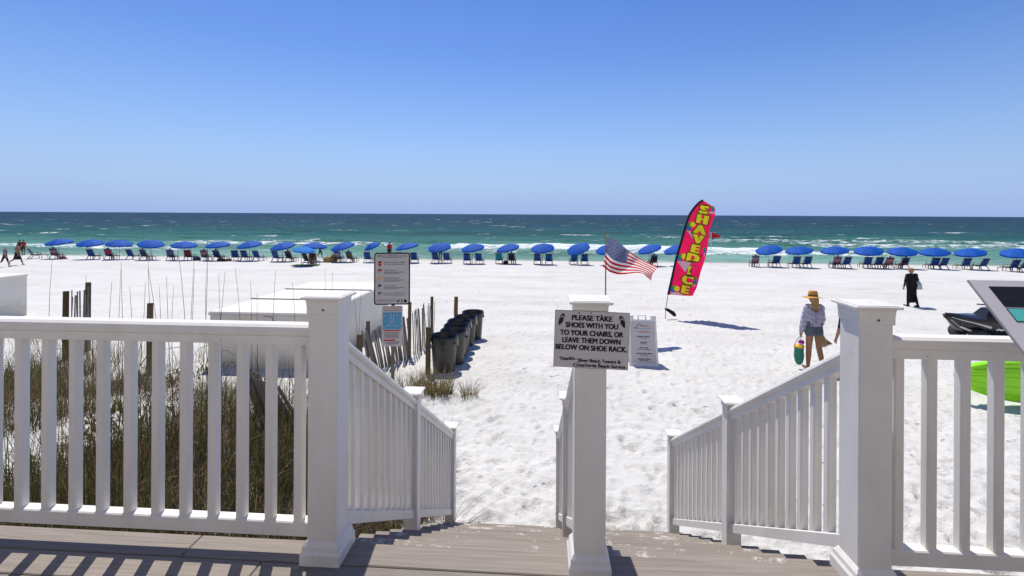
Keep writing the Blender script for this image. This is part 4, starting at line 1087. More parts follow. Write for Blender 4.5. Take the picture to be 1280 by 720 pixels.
for i, (px, tl, tv, hh) in enumerate(UMB):
    yv = UY + (.35 if i in (8,) else 0) + (-1.6 if i == 27 else 0) + random.uniform(-.25, .25)
    x = dirpx(px) * yv; z = sand_z(x, yv)
    o = uproto if i == 0 else copy_tree(uproto)
    o.location = (x, yv, z); o.rotation_euler = (0, 0, 0)
    for c in o.children:
        if c.name.startswith('canopy'):
            c.location = (0, 0, hh - .12); c.rotation_euler = (R(tv + random.uniform(-4, 4)), -R(tl * 1.35 + random.uniform(-4, 4)), random.uniform(0, .7))
        elif c.name.startswith('pole'):
            c.scale = (1, 1, (hh + .12) / 1.55)
            if 11 <= i: c.rotation_euler = (0, R(-3), 0)
    if i == 10:
        for c in o.children:
            if c.name.startswith('canopy'): c.scale = (.72, .72, .9)
    if i in special: lab = special[i]
    elif i < 10: lab = 'blue beach umbrella, %s from the left end of the row' % ordinal(i)
    elif i < 17: lab = 'blue beach umbrella, %s to the right of the warning sign' % ordinal(i - 12)
    else: lab = 'blue beach umbrella, %s to the right of the feather flag' % ordinal(i - 20)
    tag(o, lab, 'umbrella', 'blue umbrellas in a row along the shore'); upos.append((x, yv))
lb = make_umbrella(M['blue2'], .85); gp = on_ground(377, 332.5)
lb.location = (gp.x, gp.y, sand_z(gp.x, gp.y)); tag(lb, 'pale blue umbrella set nearer than the row, over the dark group', 'umbrella')
for c in lb.children:
    if c.name.startswith('canopy'): c.location = (.2, 0, 1.30); c.rotation_euler = (R(8), R(6), .3)
    elif c.name.startswith('pole'): c.scale = (1, 1, .98)

# ------------------------------------------------------------------ beach chairs (face the sea)
def make_chair():
    root = thing('beach_chair', 'x', 'chair')
    wd = .29
    def cloth(name, pts, mat):
        m = MB(); n = len(pts); vs = []; fs = []
        for (y, z) in pts: vs += [(-wd + .03, y, z), (0, y, z - .015), (wd - .03, y, z)]
        for (y, z) in pts: vs += [(-wd + .03, y + .006, z - .018), (0, y + .006, z - .033), (wd - .03, y + .006, z - .018)]
        for i in range(n - 1):
            for k in (0, 1):
                fs.append((i * 3 + k, i * 3 + k + 1, i * 3 + k + 4, i * 3 + k + 3)); b = n * 3; fs.append((b + i * 3 + k, b + i * 3 + k + 3, b + i * 3 + k + 4, b + i * 3 + k + 1))
        return m.add(vs, fs).build(name, mat, root)
    cloth('seat', [(.0, .34), (.25, .30), (.50, .34), (.60, .37)], M['navy'])
    cloth('backrest', [(.0, .36), (-.10, .55), (-.22, .78), (-.30, .95)], M['navy'])
    cloth('headrest', [(-.285, .86), (-.315, .95), (-.31, 1.0)], M['navy'])
    for s_ in (-1, 1):
        x = s_ * wd
        MB().bar((x, .04, .30), (x, -.32, 1.00), .03, .045, (0, 1, 0)).build('back_post', M['cwood'], root)
        MB().bar((x, -.02, .33), (x, .64, .38), .03, .05).build('side_rail', M['cwood'], root)
        MB().bar((x * 1.06, .52, .40), (x * 1.06, .56, -.02), .035, .05, (0, 1, 0)).build('leg', M['cwood'], root)
        MB().bar((x * 1.06, .06, .40), (x * 1.06, -.28, -.02), .035, .05, (0, 1, 0)).build('leg', M['cwood'], root)
        MB().bar((x * 1.10, -.20, .58), (x * 1.10, .50, .56), .075, .022).build('armrest', M['cwood'], root)
        MB().bar((x * 1.10, .46, .36), (x * 1.10, .46, .55), .03, .04, (0, 1, 0)).build('arm_post', M['cwood'], root)
    MB().bar((-wd, -.255, .04), (wd, -.255, .04), .03, .04).build('stretcher', M['cwood'], root)
    MB().bar((-wd, -.31, .985), (wd, -.31, .985), .03, .04).build('top_bar', M['cwood'], root)
    fr = MB()
    for k in range(4): fr.bar((-wd + .03, .68 + k * .13, .375 - k * .045), (wd - .03, .68 + k * .13, .375 - k * .045), .09, .018)
    fr.bar((-.2, .64, .36), (-.2, 1.10, .21), .03, .03); fr.bar((.2, .64, .36), (.2, 1.10, .21), .03, .03); fr.bar((-.2, 1.08, .20), (-.2, 1.10, -.02), .03, .03); fr.bar((.2, 1.08, .20), (.2, 1.10, -.02), .03, .03)
    fr.build('footrest', M['cwood'], root)
    return root
cproto = make_chair()
seats = {}
def ulab(i):
    if i in special: return 'the ' + special[i].split(' umbrella')[0] + ' umbrella' + special[i].split(' umbrella')[1].split(',')[0]
    return None
def uref(i):
    if i == 17: return 'the umbrella behind the American flag'
    if i == 18: return 'the umbrella between the two big flags'
    if i == 10: return 'the small hard tilted umbrella'
    if i == 11: return 'the umbrella behind the warning sign'
    if i == 27: return 'the umbrella at the right picture edge'
    if i < 10: return 'the %s umbrella from the left' % ordinal(i)
    if i < 17: return 'the %s umbrella right of the warning sign' % ordinal(i - 12)
    return 'the %s umbrella right of the feather flag' % ordinal(i - 20)
CH = [(41, 0, 'alone at the left end of the row'), (69, 0, 'under'), (115, 1, 'under'), (137, 2, 'left of'), (164, 2, 'right of'), (181, 3, 'under'), (214, 4, 'left of'), (236, 4, 'under'), (256.5, 5, 'left of'), (272, 5, 'under'),
      (294.5, 6, 'leftmost of three under'), (306.5, 6, 'middle of three under'), (321.5, 6, 'rightmost of three under'), (345.5, 7, 'left under'), (362, 7, 'right under'), (423, 9, 'left under'), (438, 9, 'right under'), (460, 10, 'beside'),
      (500, 11, 'left under'), (518, 11, 'right under'), (545, 12, 'left under'), (559, 12, 'right under'), (584, 13, 'left under'), (599, 13, 'right under'), (624, 14, 'left under'), (640, 14, 'right under'), (672, 15, 'left under'), (686.5, 15, 'right under'),
      (717.5, 16, 'left under'), (731, 16, 'right under'), (817, 18, 'right under'), (944, 20, 'left of'), (970, 20, 'right under'), (995, 21, 'left under'), (1009, 21, 'right under'), (1046, 22, 'left under'), (1058, 22, 'right under'), (1084, 23, 'left under'), (1098, 23, 'right under'),
      (1111, 24, 'left of'), (1130, 24, 'right under'), (1168, 25, 'left under'), (1179, 25, 'right under'), (1207, 26, 'left under'), (1229, 26, 'right under'), (1267, 27, 'left under'), (1280, 27, 'right under')]
for i, (px, u, rel) in enumerate(CH):
    yv = upos[u][1] - .25 + random.uniform(-.15, .15); x = dirpx(px) * yv
    o = cproto if i == 0 else copy_tree(cproto)
    o.location = (x, yv, sand_z(x, yv) - .015); o.rotation_euler = (0, 0, R(random.uniform(-9, 9)) + (R(-30) if i == 0 else R(8) if px < 300 else 0))
    lab = 'blue canvas beach chair %s' % rel if 'alone' in rel else 'blue canvas beach chair %s %s' % (rel, uref(u))
    if px == 236: lab = 'maroon beach chair under the fifth umbrella from the left'
    if px == 624: lab = 'teal towelled beach chair left under the third umbrella right of the warning sign'
    tag(o, lab, 'chair', 'beach chairs along the shore'); seats[px] = o
    if px in (236, 624):
        for c in o.children:
            if c.name.split('.')[0] in ('seat', 'backrest', 'headrest'):
                c.data = c.data.copy(); c.data.materials[0] = M['maroon'] if px == 236 else M['teal_cloth']

# ------------------------------------------------------------------ people
def capsule(m, a, b, ra, rb, n=12):
    a = Vector(a); b = Vector(b); d = b - a; L = d.length
    if L < 1e-5: d = Vector((0, 0, 1)); L = 1e-5; b = a + d * L
    d.normalize(); pts = []; rad = []
    for i in range(5): t = math.pi / 2 * i / 5; pts.append(a - d * ra * math.cos(t)); rad.append(max(ra * math.sin(t), ra * .05))
    for k in range(5): t = k / 4; pts.append(a.lerp(b, t)); rad.append(ra + (rb - ra) * t)
    for i in range(1, 6): t = math.pi / 2 * i / 5; pts.append(b + d * rb * math.sin(t)); rad.append(max(rb * math.cos(t), rb * .05))
    m.tube(pts, rad, n)
def fuse(caps, voxel, smooth_it=4):
    """Union of capsules as one continuous surface."""
    m = MB()
    for c in caps: capsule(m, c[0], c[1], c[2], c[3])
    me = bpy.data.meshes.new('tmp'); me.from_pydata(m.v, [], m.f); o = bpy.data.objects.new('tmp', me); COL.objects.link(o)
    r = o.modifiers.new('r', 'REMESH'); r.mode = 'VOXEL'; r.voxel_size = voxel
    s_ = o.modifiers.new('s', 'SMOOTH'); s_.factor = .5; s_.iterations = smooth_it
    bpy.context.view_layer.update(); dg = bpy.context.evaluated_depsgraph_get()
    out = bpy.data.meshes.new_from_object(o.evaluated_get(dg)); bpy.data.objects.remove(o); bpy.data.meshes.remove(me)
    out.polygons.foreach_set('use_smooth', [True] * len(out.polygons)); return out
def zone(me, caps, mats):
    """Give every face the material of its nearest limb piece (caps carry a material index at [4])."""
    for mt in mats: me.materials.append(mt)
    n = len(me.polygons); c = np.zeros(n * 3); me.polygons.foreach_get('center', c); c = c.reshape(-1, 3)
    best = np.full(n, 1e9); idx = np.zeros(n, np.int32)
    for cp in caps:
        a = np.array(cp[0]); b = np.array(cp[1]); d = b - a; L2 = max(d @ d, 1e-9)
        t = np.clip(((c - a) @ d) / L2, 0, 1); q = np.linalg.norm(c - (a + t[:, None] * d), axis=1) - (cp[2] + (cp[3] - cp[2]) * t)
        k = q < best; best[k] = q[k]; idx[k] = cp[4]
    me.polygons.foreach_set('material_index', idx)
SK, TOP, BOT, SHOE, HAIR = 0, 1, 2, 3, 4
def rotx(v, a): return Vector((v[0], v[1] * math.cos(a) - v[2] * math.sin(a), v[1] * math.sin(a) + v[2] * math.cos(a)))
def figure(H, pose, sleeves=1, legs=1, fem=True, fingers=True):
    """Joint layout -> list of limb pieces. x right, y forward, z up, feet on z = 0."""
    g_ = H; C = []; J = {}
    seat = pose.get('sit'); la, ra = pose.get('leg', (R(18), R(-18))); lk, rk = pose.get('knee', (R(8), R(30)))
    back = pose.get('back', 0.0)
    thigh, shin = .245 * g_, .240 * g_
    def dirn(a): return Vector((0, math.sin(a), -math.cos(a)))
    legs_j = []
    for sx, a, kb in ((-1, la, lk), (1, ra, rk)):
        hip = Vector((sx * .050 * g_, 0, 0)); kn = hip + dirn(a) * thigh; an = kn + dirn(a - kb) * shin; legs_j.append([hip, kn, an, a - kb])
    low = min(j[2].z for j in legs_j) - .040 * g_
    if seat is not None: low = -seat
    P = Vector((0, 0, -low))
    for q, j in enumerate(legs_j):
        sx = -1 if q == 0 else 1
        hip, kn, an, sa = [P + v for v in j[:3]] + [j[3]]
        C.append((hip, kn, .050 * g_ if fem else .052 * g_, .034 * g_, BOT if legs >= 1 else SK))
        mid = kn.lerp(an, .35)
        C.append((kn, mid, .034 * g_, .033 * g_, BOT if legs >= 2 else SK)); C.append((mid, an, .033 * g_, .021 * g_, BOT if legs >= 2 else SK))
        fa = sa * .5; toe = an + Vector((sx * .010 * g_, math.cos(fa) * .085 * g_, math.sin(fa) * .085 * g_ - .020 * g_)); heel = an + Vector((0, -.020 * g_, -.022 * g_))
        C.append((heel, toe, .021 * g_, .015 * g_, SHOE)); C.append((an, heel, .022 * g_, .020 * g_, SHOE))
        J['foot%d' % q] = an
    T = lambda v: P + rotx(Vector(v) * g_, back)          # torso frame, pivots at the hips
    hw = .052 if fem else .047
    for sx in (-1, 1):
        C.append((T((sx * hw, 0, .0)), T((sx * (hw - .012), 0, .09)), .052 * g_, .046 * g_, BOT))
        C.append((T((sx * .034, 0, .09)), T((sx * .052, .004, .215)), .046 * g_, .050 * g_, TOP))
        C.append((T((sx * .052, .002, .215)), T((sx * .085, 0, .275)), .050 * g_, .033 * g_, TOP))
    C.append((T((-.085, 0, .28)), T((.085, 0, .28)), .034 * g_, .034 * g_, TOP))
    nb = T((0, 0, .295)); hd = pose.get('nod', 0); nk = T((0, .006, .335)); C.append((nb, nk, .030 * g_, .028 * g_, SK))
    hc = nk + Vector((0, .012 * g_, .052 * g_))
    C.append((hc + Vector((0, -.004, .012)) * g_, hc + Vector((0, .006, -.010)) * g_, .046 * g_, .042 * g_, SK)); C.append((hc, hc + Vector((0, .022, -.038)) * g_, .034 * g_, .024 * g_, SK))
    C.append((hc + Vector((0, .046, -.002)) * g_, hc + Vector((0, .056, -.016)) * g_, .006 * g_, .009 * g_, SK))
    for sx in (-1, 1): C.append((hc + Vector((sx * .044, 0, .004)) * g_, hc + Vector((sx * .046, -.004, -.016)) * g_, .008 * g_, .006 * g_, SK))
    J['head'] = hc
    for q, sx in ((0, -1), (1, 1)):
        sw, ab, eb = pose.get('arm', ((R(-12), R(8), R(12)), (R(12), R(8), R(12))))[q]
        sh = T((sx * .098, 0, .272)); ua, fa = .165 * g_, .145 * g_
        d1 = Vector((sx * math.sin(ab), math.sin(sw) * math.cos(ab), -math.cos(sw) * math.cos(ab)))
        el = sh + d1 * ua; d2 = Vector((sx * math.sin(ab * .6), math.sin(sw + eb) * math.cos(ab), -math.cos(sw + eb) * math.cos(ab))).normalized(); wr = el + d2 * fa
        C.append((sh, el, .030 * g_, .024 * g_, TOP if sleeves >= 1 else SK)); C.append((el, wr, .024 * g_, .016 * g_, TOP if sleeves >= 2 else SK))
        # palm, four fingers of different length, thumb off the side of the palm
        across = Vector((0, 1, 0)) - d2 * d2.y; across.normalize(); inn = Vector((-sx, 0, 0)) - d2 * (-sx * d2.x); inn.normalize()
        pm = wr + d2 * .048 * g_; C.append((wr, pm - across * .008 * g_, .015 * g_, .014 * g_, SK)); C.append((wr, pm + across * .010 * g_, .014 * g_, .013 * g_, SK))
        if fingers:
            for f_, (of, ln) in enumerate(((.016, .040), (.006, .046), (-.005, .043), (-.015, .034))):
                r0 = pm + across * of * g_; k1 = r0 + (d2 * .85 + inn * .35).normalized() * ln * .5 * g_; k2 = k1 + (d2 * .5 + inn * .85).normalized() * ln * .55 * g_
                C.append((r0, k1, .0058 * g_, .0052 * g_, SK)); C.append((k1, k2, .0052 * g_, .0045 * g_, SK))
            t0 = wr + d2 * .016 * g_ + across * .012 * g_; t1 = t0 + (across * .8 + d2 * .7 + inn * .2).normalized() * .028 * g_
            C.append((t0, t1, .0066 * g_, .0058 * g_, SK)); C.append((t1, t1 + (d2 + inn * .4).normalized() * .022 * g_, .0058 * g_, .005 * g_, SK))
        J['hand%d' % q] = pm + d2 * .02 * g_; J['elbow%d' % q] = el; J['sh%d' % q] = sh
    J['hip'] = P; J['T'] = T
    return C, J
def tint(nm, col, rough=.8): return plain(nm, col, rough, .15, 10, .2)
SKIN = tint('skin', (.46, .26, .17), .55); TAN = tint('tanned_skin', (.34, .17, .10), .55)
HAIRS = {'dark': tint('dark_hair', (.025, .017, .012)), 'blond': tint('blond_hair', (.36, .22, .09)), 'grey': tint('grey_hair', (.50, .47, .43)), 'brown': tint('brown_hair', (.10, .055, .025))}
CLO = {}
def cloth_m(col):
    if col not in CLO: CLO[col] = tint('cloth_%d' % len(CLO), col, .85)
    return CLO[col]
def hair_caps(hc, H, long):
    C = [(hc + Vector((0, -.010, .020)) * H, hc + Vector((0, -.016, -.004)) * H, .048 * H, .045 * H, 0), (hc + Vector((0, .012, .036)) * H, hc + Vector((0, -.01, .03)) * H, .036 * H, .04 * H, 0)]
    if long: C += [(hc + Vector((sx * .02, -.034, -.01)) * H, hc + Vector((sx * .024, -.050, -.12 * long)) * H, .030 * H, .018 * H, 0) for sx in (-1, 0, 1)]
    return C
def face_bits(root, hc, H):
    for sx in (-1, 1): MB().lathe([(0, -.0055 * H), (.004 * H, -.003 * H), (.0055 * H, 0), (.004 * H, .003 * H), (0, .0055 * H)], 8, hc + Vector((sx * .017, .044, .004)) * H).build('eye', M['ink'], root)
    m = MB().tube([hc + Vector((-.012, .040, -.036)) * H, hc + Vector((0, .045, -.037)) * H, hc + Vector((.012, .040, -.036)) * H], .0028 * H, 5); m.build('mouth', M['inksalmon'], root)
def person(label, loc, rz, H, pose, top, bot, skin=None, hair='dark', long=0, sleeves=1, legs=1, shoe=None, fem=True, voxel=.016, name='person', group=None):
    C, J = figure(H, pose, sleeves, legs, fem, True)
    root = thing(name, label, 'person', loc, rz, group)
    me = fuse(C, voxel, 3); sk = skin or SKIN
    zone(me, C, [sk, cloth_m(top) if top else sk, cloth_m(bot), cloth_m(shoe) if shoe else sk])
    ob('body', me, root)
    if hair:
        hm = fuse(hair_caps(J['head'], H, long), voxel * .8, 2); hm.materials.append(HAIRS[hair]); ob('hair', hm, root)
    face_bits(root, J['head'], H)
    return root, J, C
def stand_at(px, py_feet):
    p_ = on_ground(px, py_feet); return (p_.x, p_.y, sand_z(p_.x, p_.y) + .0)
def at_y(px, yv):
    x = dirpx(px) * yv; return (x, yv, sand_z(x, yv))
WALK = dict(leg=(R(20), R(-22)), knee=(R(6), R(34)), arm=((R(-22), R(7), R(14)), (R(20), R(7), R(18))))
STAND = dict(leg=(R(2), R(-2)), knee=(R(2), R(2)), arm=((R(2), R(8), R(10)), (R(-2), R(8), R(10))))
SIT = dict(sit=.42, back=R(28), leg=(R(78), R(74)), knee=(R(60), R(52)), arm=((R(10), R(16), R(60)), (R(14), R(16), R(56))))
EAST = -math.pi / 2

# woman in the straw hat, walking away
hx, hy = at_depth(1018, 10.8); hzz = sand_z(hx, hy)
HH = 1.77
hp = dict(leg=(R(5), R(-7)), knee=(R(2), R(12)), arm=((R(4), R(9), R(6)), (R(14), R(15), R(18))))
C, J = figure(HH, hp, 0, 0, True, True)
hwm = thing('person', 'woman in straw hat, patterned blouse and denim shorts walking away with bags', 'person', (hx, hy, hzz), YAW + R(4))
me = fuse(C, .0085, 4); zone(me, C, [TAN, TAN, TAN, cloth_m((.20, .13, .08))]); ob('body', me, hwm)
T = J['T']
# loose blouse with wide sleeves
t = NT('patterned_blouse'); v = t.coord(); vo = t.n('ShaderNodeTexVoronoi'); vo.inputs['Scale'].default_value = 34; t.l(v, vo.inputs['Vector'])
pc = t.ramp(vo.outputs['Distance'], [(.25, (.10, .10, .24)), (.42, (.52, .50, .60))]); t.base(t.mix(t.noise(v, 16, 4), pc, (.33, .31, .44))); t.b.inputs['Roughness'].default_value = .85
bl = []
for sx in (-1, 1):
    bl += [(T((sx * .038, 0, .065)), T((sx * .052, 0, .20)), .060 * HH, .056 * HH), (T((sx * .05, 0, .20)), T((sx * .088, 0, .275)), .056 * HH, .036 * HH)]
bl.append((T((-.085, 0, .282)), T((.085, 0, .282)), .036 * HH, .036 * HH))
for q in (0, 1):
    wr = J['hand%d' % q]; el = J['elbow%d' % q]; bl += [(J['sh%d' % q], el, .036 * HH, .036 * HH), (el, el.lerp(wr, .62), .037 * HH, .034 * HH)]
bm_ = fuse(bl, .011, 3); bm_.materials.append(t.m)
for v_ in bm_.vertices:                       # soft folds
    v_.co += v_.normal * (.006 * math.sin(v_.co.z * 55 + v_.co.x * 30) + .005 * math.sin(v_.co.x * 90))
ob('blouse', bm_, hwm)
t = NT('denim'); v = t.coord(); t.base(t.ramp(t.noise(v, 60, 4), [(.3, (.055, .075, .11)), (.7, (.13, .155, .20))])); t.b.inputs['Roughness'].default_value = .9
sh_ = []
for sx, q in ((-1, 0), (1, 1)):
    hip = J['hip'] + Vector((sx * .052 * HH, 0, 0)); dn = (J['foot%d' % q] - hip).normalized()
    sh_ += [(hip + Vector((0, 0, .085 * HH)), hip, .052 * HH, .060 * HH), (hip, hip + dn * .045 * HH, .060 * HH, .060 * HH)]
sm_ = fuse(sh_, .011, 2); sm_.materials.append(t.m); ob('shorts', sm_, hwm)
hm = fuse(hair_caps(J['head'], HH, 1.0), .012, 2); hm.materials.append(HAIRS['blond']); ob('hair', hm, hwm)
face_bits(hwm, J['head'], HH)
M['straw'] = plain('straw_hat_weave', (.52, .27, .07), .85, .25, 70, .15, bump=.5)
hc = J['head']
hat = thing('straw_hat', 'wide brimmed golden straw hat on the head of the walking woman', 'hat', (0, 0, 0))
hl = Matrix.Rotation(hwm.rotation_euler.z, 3, 'Z') @ hc; hat.location = (hx + hl.x, hy + hl.y, hzz + hl.z + .045); hat.rotation_euler = (R(-5), R(2), 0)
MB().lathe([(.092, -.03), (.10, .0), (.098, .05), (.090, .10), (.072, .125), (.03, .118), (0, .112)], 24).build('crown', M['straw'], hat, True)
br_ = MB(); n_ = 36; vs = []; fs = []
for i, r in enumerate((.095, .14, .19, .225)):
    for k in range(n_):
        a = 2 * math.pi * k / n_; vs.append((r * math.cos(a), r * math.sin(a) * .95, -.005 - .030 * ((r - .095) / .13) ** 1.3 + .010 * math.sin(3 * a) * (r - .09) / .13))
for i in range(3):
    for k in range(n_): k2 = (k + 1) % n_; fs.append((i * n_ + k, i * n_ + k2, (i + 1) * n_ + k2, (i + 1) * n_ + k))
br_.add(vs, fs).build('brim', M['straw'], hat, True)
MB().lathe([(.1025, .0), (.1015, .028)], 24).build('hat_band', M['bwood'], hat, True)
def hand_world(q):
    v_ = Matrix.Rotation(hwm.rotation_euler.z, 3, 'Z') @ J['hand%d' % q]; return Vector((hx + v_.x, hy + v_.y, hzz + v_.z))
# green mesh bag in the left hand, straw bundle in the right
hb = hand_world(0)
gb = thing('beach_bag', 'green mesh beach bag with yellow rim in the left hand of the hat woman', 'bag', (hb.x - .03, hb.y, hb.z - .62), YAW)
t = NT('green_mesh'); v = t.coord(); vo = t.n('ShaderNodeTexVoronoi'); vo.inputs['Scale'].default_value = 45; t.l(v, vo.inputs['Vector'])
t.base(t.ramp(vo.outputs['Distance'], [(.2, (.01, .06, .05)), (.5, (.02, .22, .15))])); t.b.inputs['Roughness'].default_value = .7; M['gmesh'] = t.m
MB().lathe([(0, -.04), (.05, -.02), (.085, .05), (.105, .17), (.095, .30), (.102, .38)], 18).build('pouch', M['gmesh'], gb, True)
MB().lathe([(.104, .365), (.112, .375), (.110, .40), (.08, .42), (.0, .415)], 18).build('rim', M['inkyel'], gb, True)
M['violet'] = tint('violet_towel', (.36, .04, .30)); MB().lathe([(.0, .45), (.05, .47), (.065, .43), (.06, .40)], 10, (.05, 0, .05)).build('towel', M['violet'], gb, True)
for sx in (-1, 1): MB().tube([(sx * .10, 0, .41), (sx * .05, 0, .52), (0.03, 0, .62), (.03, 0, .63)], .007, 5).build('handle', M['teal_cloth'], gb)
hb = hand_world(1)
wb = thing('wicker_bag', 'straw coloured wicker bag and sandals in the right hand of the hat woman', 'bag', (hb.x + .03, hb.y, hb.z - .34), YAW)
M['wicker'] = plain('wicker', (.34, .24, .12), .85, .45, 40, .15, bump=.6)
MB().tube([(0, 0, .36), (-.01, 0, .30), (.01, 0, .20), (.05, 0, .06), (.08, 0, -.02)], [.02, .05, .085, .10, .05], 10).build('pouch', M['wicker'], wb, True)
for k in range(7): MB().tube([(.02 + .02 * k, -.06 + .02 * k, .16), (.07 + .025 * k, -.06, .06), (.08 + .03 * k, -.05, -.03 + .012 * k)], [.014, .016, .008], 5).build('sandal_strap', M['wicker'] if k % 2 else M['gwood'], wb, True)

# companion mostly hidden by the right corner post
cx_, cy_ = at_depth(1064, 10.1)
person('person in black walking beside the hat woman, mostly behind the right corner post', (cx_, cy_, sand_z(cx_, cy_)), YAW - R(3), 1.72, dict(leg=(R(12), R(-15)), knee=(R(4), R(25)), arm=((R(2), R(9), R(16)), (R(8), R(8), R(16)))), (.014, .013, .014), (.02, .02, .022), TAN, 'dark', 0, 1, 1, (.05, .05, .05), False, .011)

# woman in black with a pale bag
bl_ = stand_at(1140, 383.5)
wbk, JB, CB = person('woman in long black dress walking to the sea with a pale bag', bl_, YAW + R(10), 1.70, dict(leg=(R(5), R(-6)), knee=(R(2), R(10)), arm=((R(-16), R(30), R(12)), (R(10), R(18), R(14)))), (.012, .008, .010), (.010, .008, .010), SKIN, 'blond', 0, 2, 2, (.02, .02, .02), True, .011)
Tb = JB['T']; dr = []
for sx in (-1, 1):
    dr += [(Tb((sx * .045, 0, .24)), Tb((sx * .036, 0, .10)), .062 * 1.68, .060 * 1.68), (Tb((sx * .036, 0, .10)), Tb((sx * .048, 0, .0)), .060 * 1.68, .066 * 1.68), (Tb((sx * .048, 0, .0)), Vector((sx * .034 * 1.68, -.01, .13 * 1.68)), .062 * 1.68, .037 * 1.68)]
    dr.append((Tb((sx * .045, 0, .24)), Tb((sx * .095, 0, .275)), .056 * 1.68, .040 * 1.68))
    q_ = 0 if sx < 0 else 1; dr.append((JB['sh%d' % q_], JB['elbow%d' % q_], .038 * 1.68, .032 * 1.68))
dm = fuse(dr, .013, 3); dm.materials.append(cloth_m((.012, .008, .010))); ob('dress', dm, wbk); wbk.scale = (1.28, 1.12, 1)
v_ = Matrix.Rotation(wbk.rotation_euler.z, 3, 'Z') @ JB['elbow1']
pb = thing('tote_bag', 'pale grey green tote bag on the right arm of the woman in black', 'bag', (bl_[0] + v_.x + .07, bl_[1] + v_.y - .02, bl_[2] + v_.z - .36), YAW)
M['tote'] = plain('tote_cloth', (.40, .47, .46), .85, .35, 22, .15)
MB().add([(-.13, -.05, 0), (.17, -.05, 0), (.17, .05, 0), (-.13, .05, 0), (-.12, -.065, .24), (.13, -.065, .24), (.13, .065, .24), (-.12, .065, .24), (-.07, -.03, .36), (.06, -.03, .36), (.06, .03, .36), (-.07, .03, .36)],
         [(0, 1, 5, 4), (1, 2, 6, 5), (2, 3, 7, 6), (3, 0, 4, 7), (4, 5, 9, 8), (5, 6, 10, 9), (6, 7, 11, 10), (7, 4, 8, 11), (3, 2, 1, 0), (8, 9, 10, 11)]).build('pouch', M['tote'], pb, True)
MB().tube([(-.05, 0, .35), (-.09, 0, .46), (-.04, 0, .52), (.05, 0, .46), (.05, 0, .35)], .014, 5).build('handle', M['warn'], pb)

# far walkers at the left
person('white haired person in grey top and dark shorts walking at the far left', stand_at(6.5, 334), EAST + R(12), 1.62, WALK, (.22, .18, .24), (.02, .02, .03), SKIN, 'grey', 0, 0, 1)
mw, JM, _c = person('shirtless man in dark swim shorts striding right at the far left', stand_at(22, 331.5), EAST + R(8), 1.76, dict(WALK, leg=(R(26), R(-24))), None, (.012, .012, .03), TAN, 'dark', 0, 0, 1, fem=False)
bp = Matrix.Rotation(mw.rotation_euler.z, 3, 'Z') @ JM['hand1']; bgm = thing('duffel_bag', 'dark round duffel bag carried by the shirtless man', 'bag', (mw.location.x + bp.x - .15, mw.location.y + bp.y, mw.location.z + bp.z - .3))
MB().tube([(-.2, 0, .12), (-.16, 0, .12), (.16, 0, .12), (.2, 0, .12)], [.08, .14, .14, .08], 10).build('pouch', M['fblack'], bgm, True)
MB().tube([(-.1, 0, .24), (-.02, 0, .33), (.08, 0, .24)], .012, 5).build('handle', M['fblack'], bgm, True)
person('dark haired person behind the shirtless man near the water', at_y(24.5, 46.6), EAST, 1.70, WALK, (.10, .05, .05), (.04, .04, .05), TAN, 'dark', 0, 1, 1, fem=False)
person('person in red top at the water edge, far left', at_y(29.3, 47.0), EAST - R(15), 1.66, dict(STAND, arm=((R(5), R(10), R(20)), (R(20), R(25), R(30)))), (.40, .05, .04), (.10, .07, .06), TAN, 'dark')
# by the water
person('person in red shirt standing at the water above the warning sign', at_y(487, 46.4), 0, 1.78, STAND, (.50, .012, .015), (.03, .03, .05), TAN, 'brown', 0, 1, 1, fem=False)
person('bather standing at the water behind a blue umbrella, second right of the sign', at_y(551, 46.6), R(10), 1.78, STAND, None, (.03, .03, .05), SKIN, 'dark', 0, 0, 1, fem=False)
person('dark figure walking at the water edge right of the pale umbrella', at_y(400.5, 45.8), EAST, 1.60, WALK, (.03, .03, .04), (.03, .03, .04), TAN, 'dark', 0, 0, 1)
# sitters
def sitter(px, label, top, bot, hair='dark', skin=None, long=0, dy=-.02):
    o = seats[px]; M_ = o.matrix_basis
    person(label, (o.location.x, o.location.y, o.location.z - .0), o.rotation_euler.z, 1.66, SIT, top, bot, skin, hair, long)
bpy.context.view_layer.update()
sitter(69, 'person in pink top sitting under the leftmost umbrella', (.45, .22, .24), (.25, .10, .12), 'brown')
sitter(137, 'person in red top sitting left of the third umbrella from the left', (.55, .03, .06), (.05, .03, .05), 'dark', TAN)
sitter(181, 'person in dark top sitting under the fourth umbrella from the left', (.04, .04, .06), (.05, .05, .06))
sitter(214, 'person sitting in the chair left of the fifth umbrella from the left', (.10, .12, .20), (.04, .04, .05), 'brown')
sitter(256.5, 'bare chested person sitting left of the sixth umbrella from the left', None, (.05, .05, .08), 'brown', TAN)
sitter(272, 'person in dark blue sitting under the sixth umbrella from the left', (.03, .04, .10), (.03, .03, .05))
sitter(362, 'person in black sitting right under the eighth umbrella from the left', (.02, .02, .025), (.02, .02, .02))
sitter(423, 'person in lilac top sitting left under the tenth umbrella from the left', (.35, .30, .45), (.20, .15, .10), 'brown')
sitter(438, 'person in olive top sitting right under the tenth umbrella from the left', (.12, .11, .05), (.10, .08, .05), 'dark')
sitter(640, 'person in dark top under the third umbrella right of the warning sign', (.02, .02, .03), (.03, .03, .04))
sitter(817, 'person in black sitting under the umbrella between the two flags', (.015, .015, .02), (.10, .03, .03))
sitter(944, 'person in grey sitting left of the first umbrella right of the feather flag', (.22, .20, .20), (.20, .06, .05), 'dark')
sitter(1046, 'person in pink sitting left under the third umbrella right of the feather flag', (.45, .16, .20), (.10, .05, .07), 'brown')
sitter(1111, 'sunbather in red print left of the fifth umbrella right of the feather flag', (.42, .16, .13), (.30, .10, .09), 'brown', TAN)
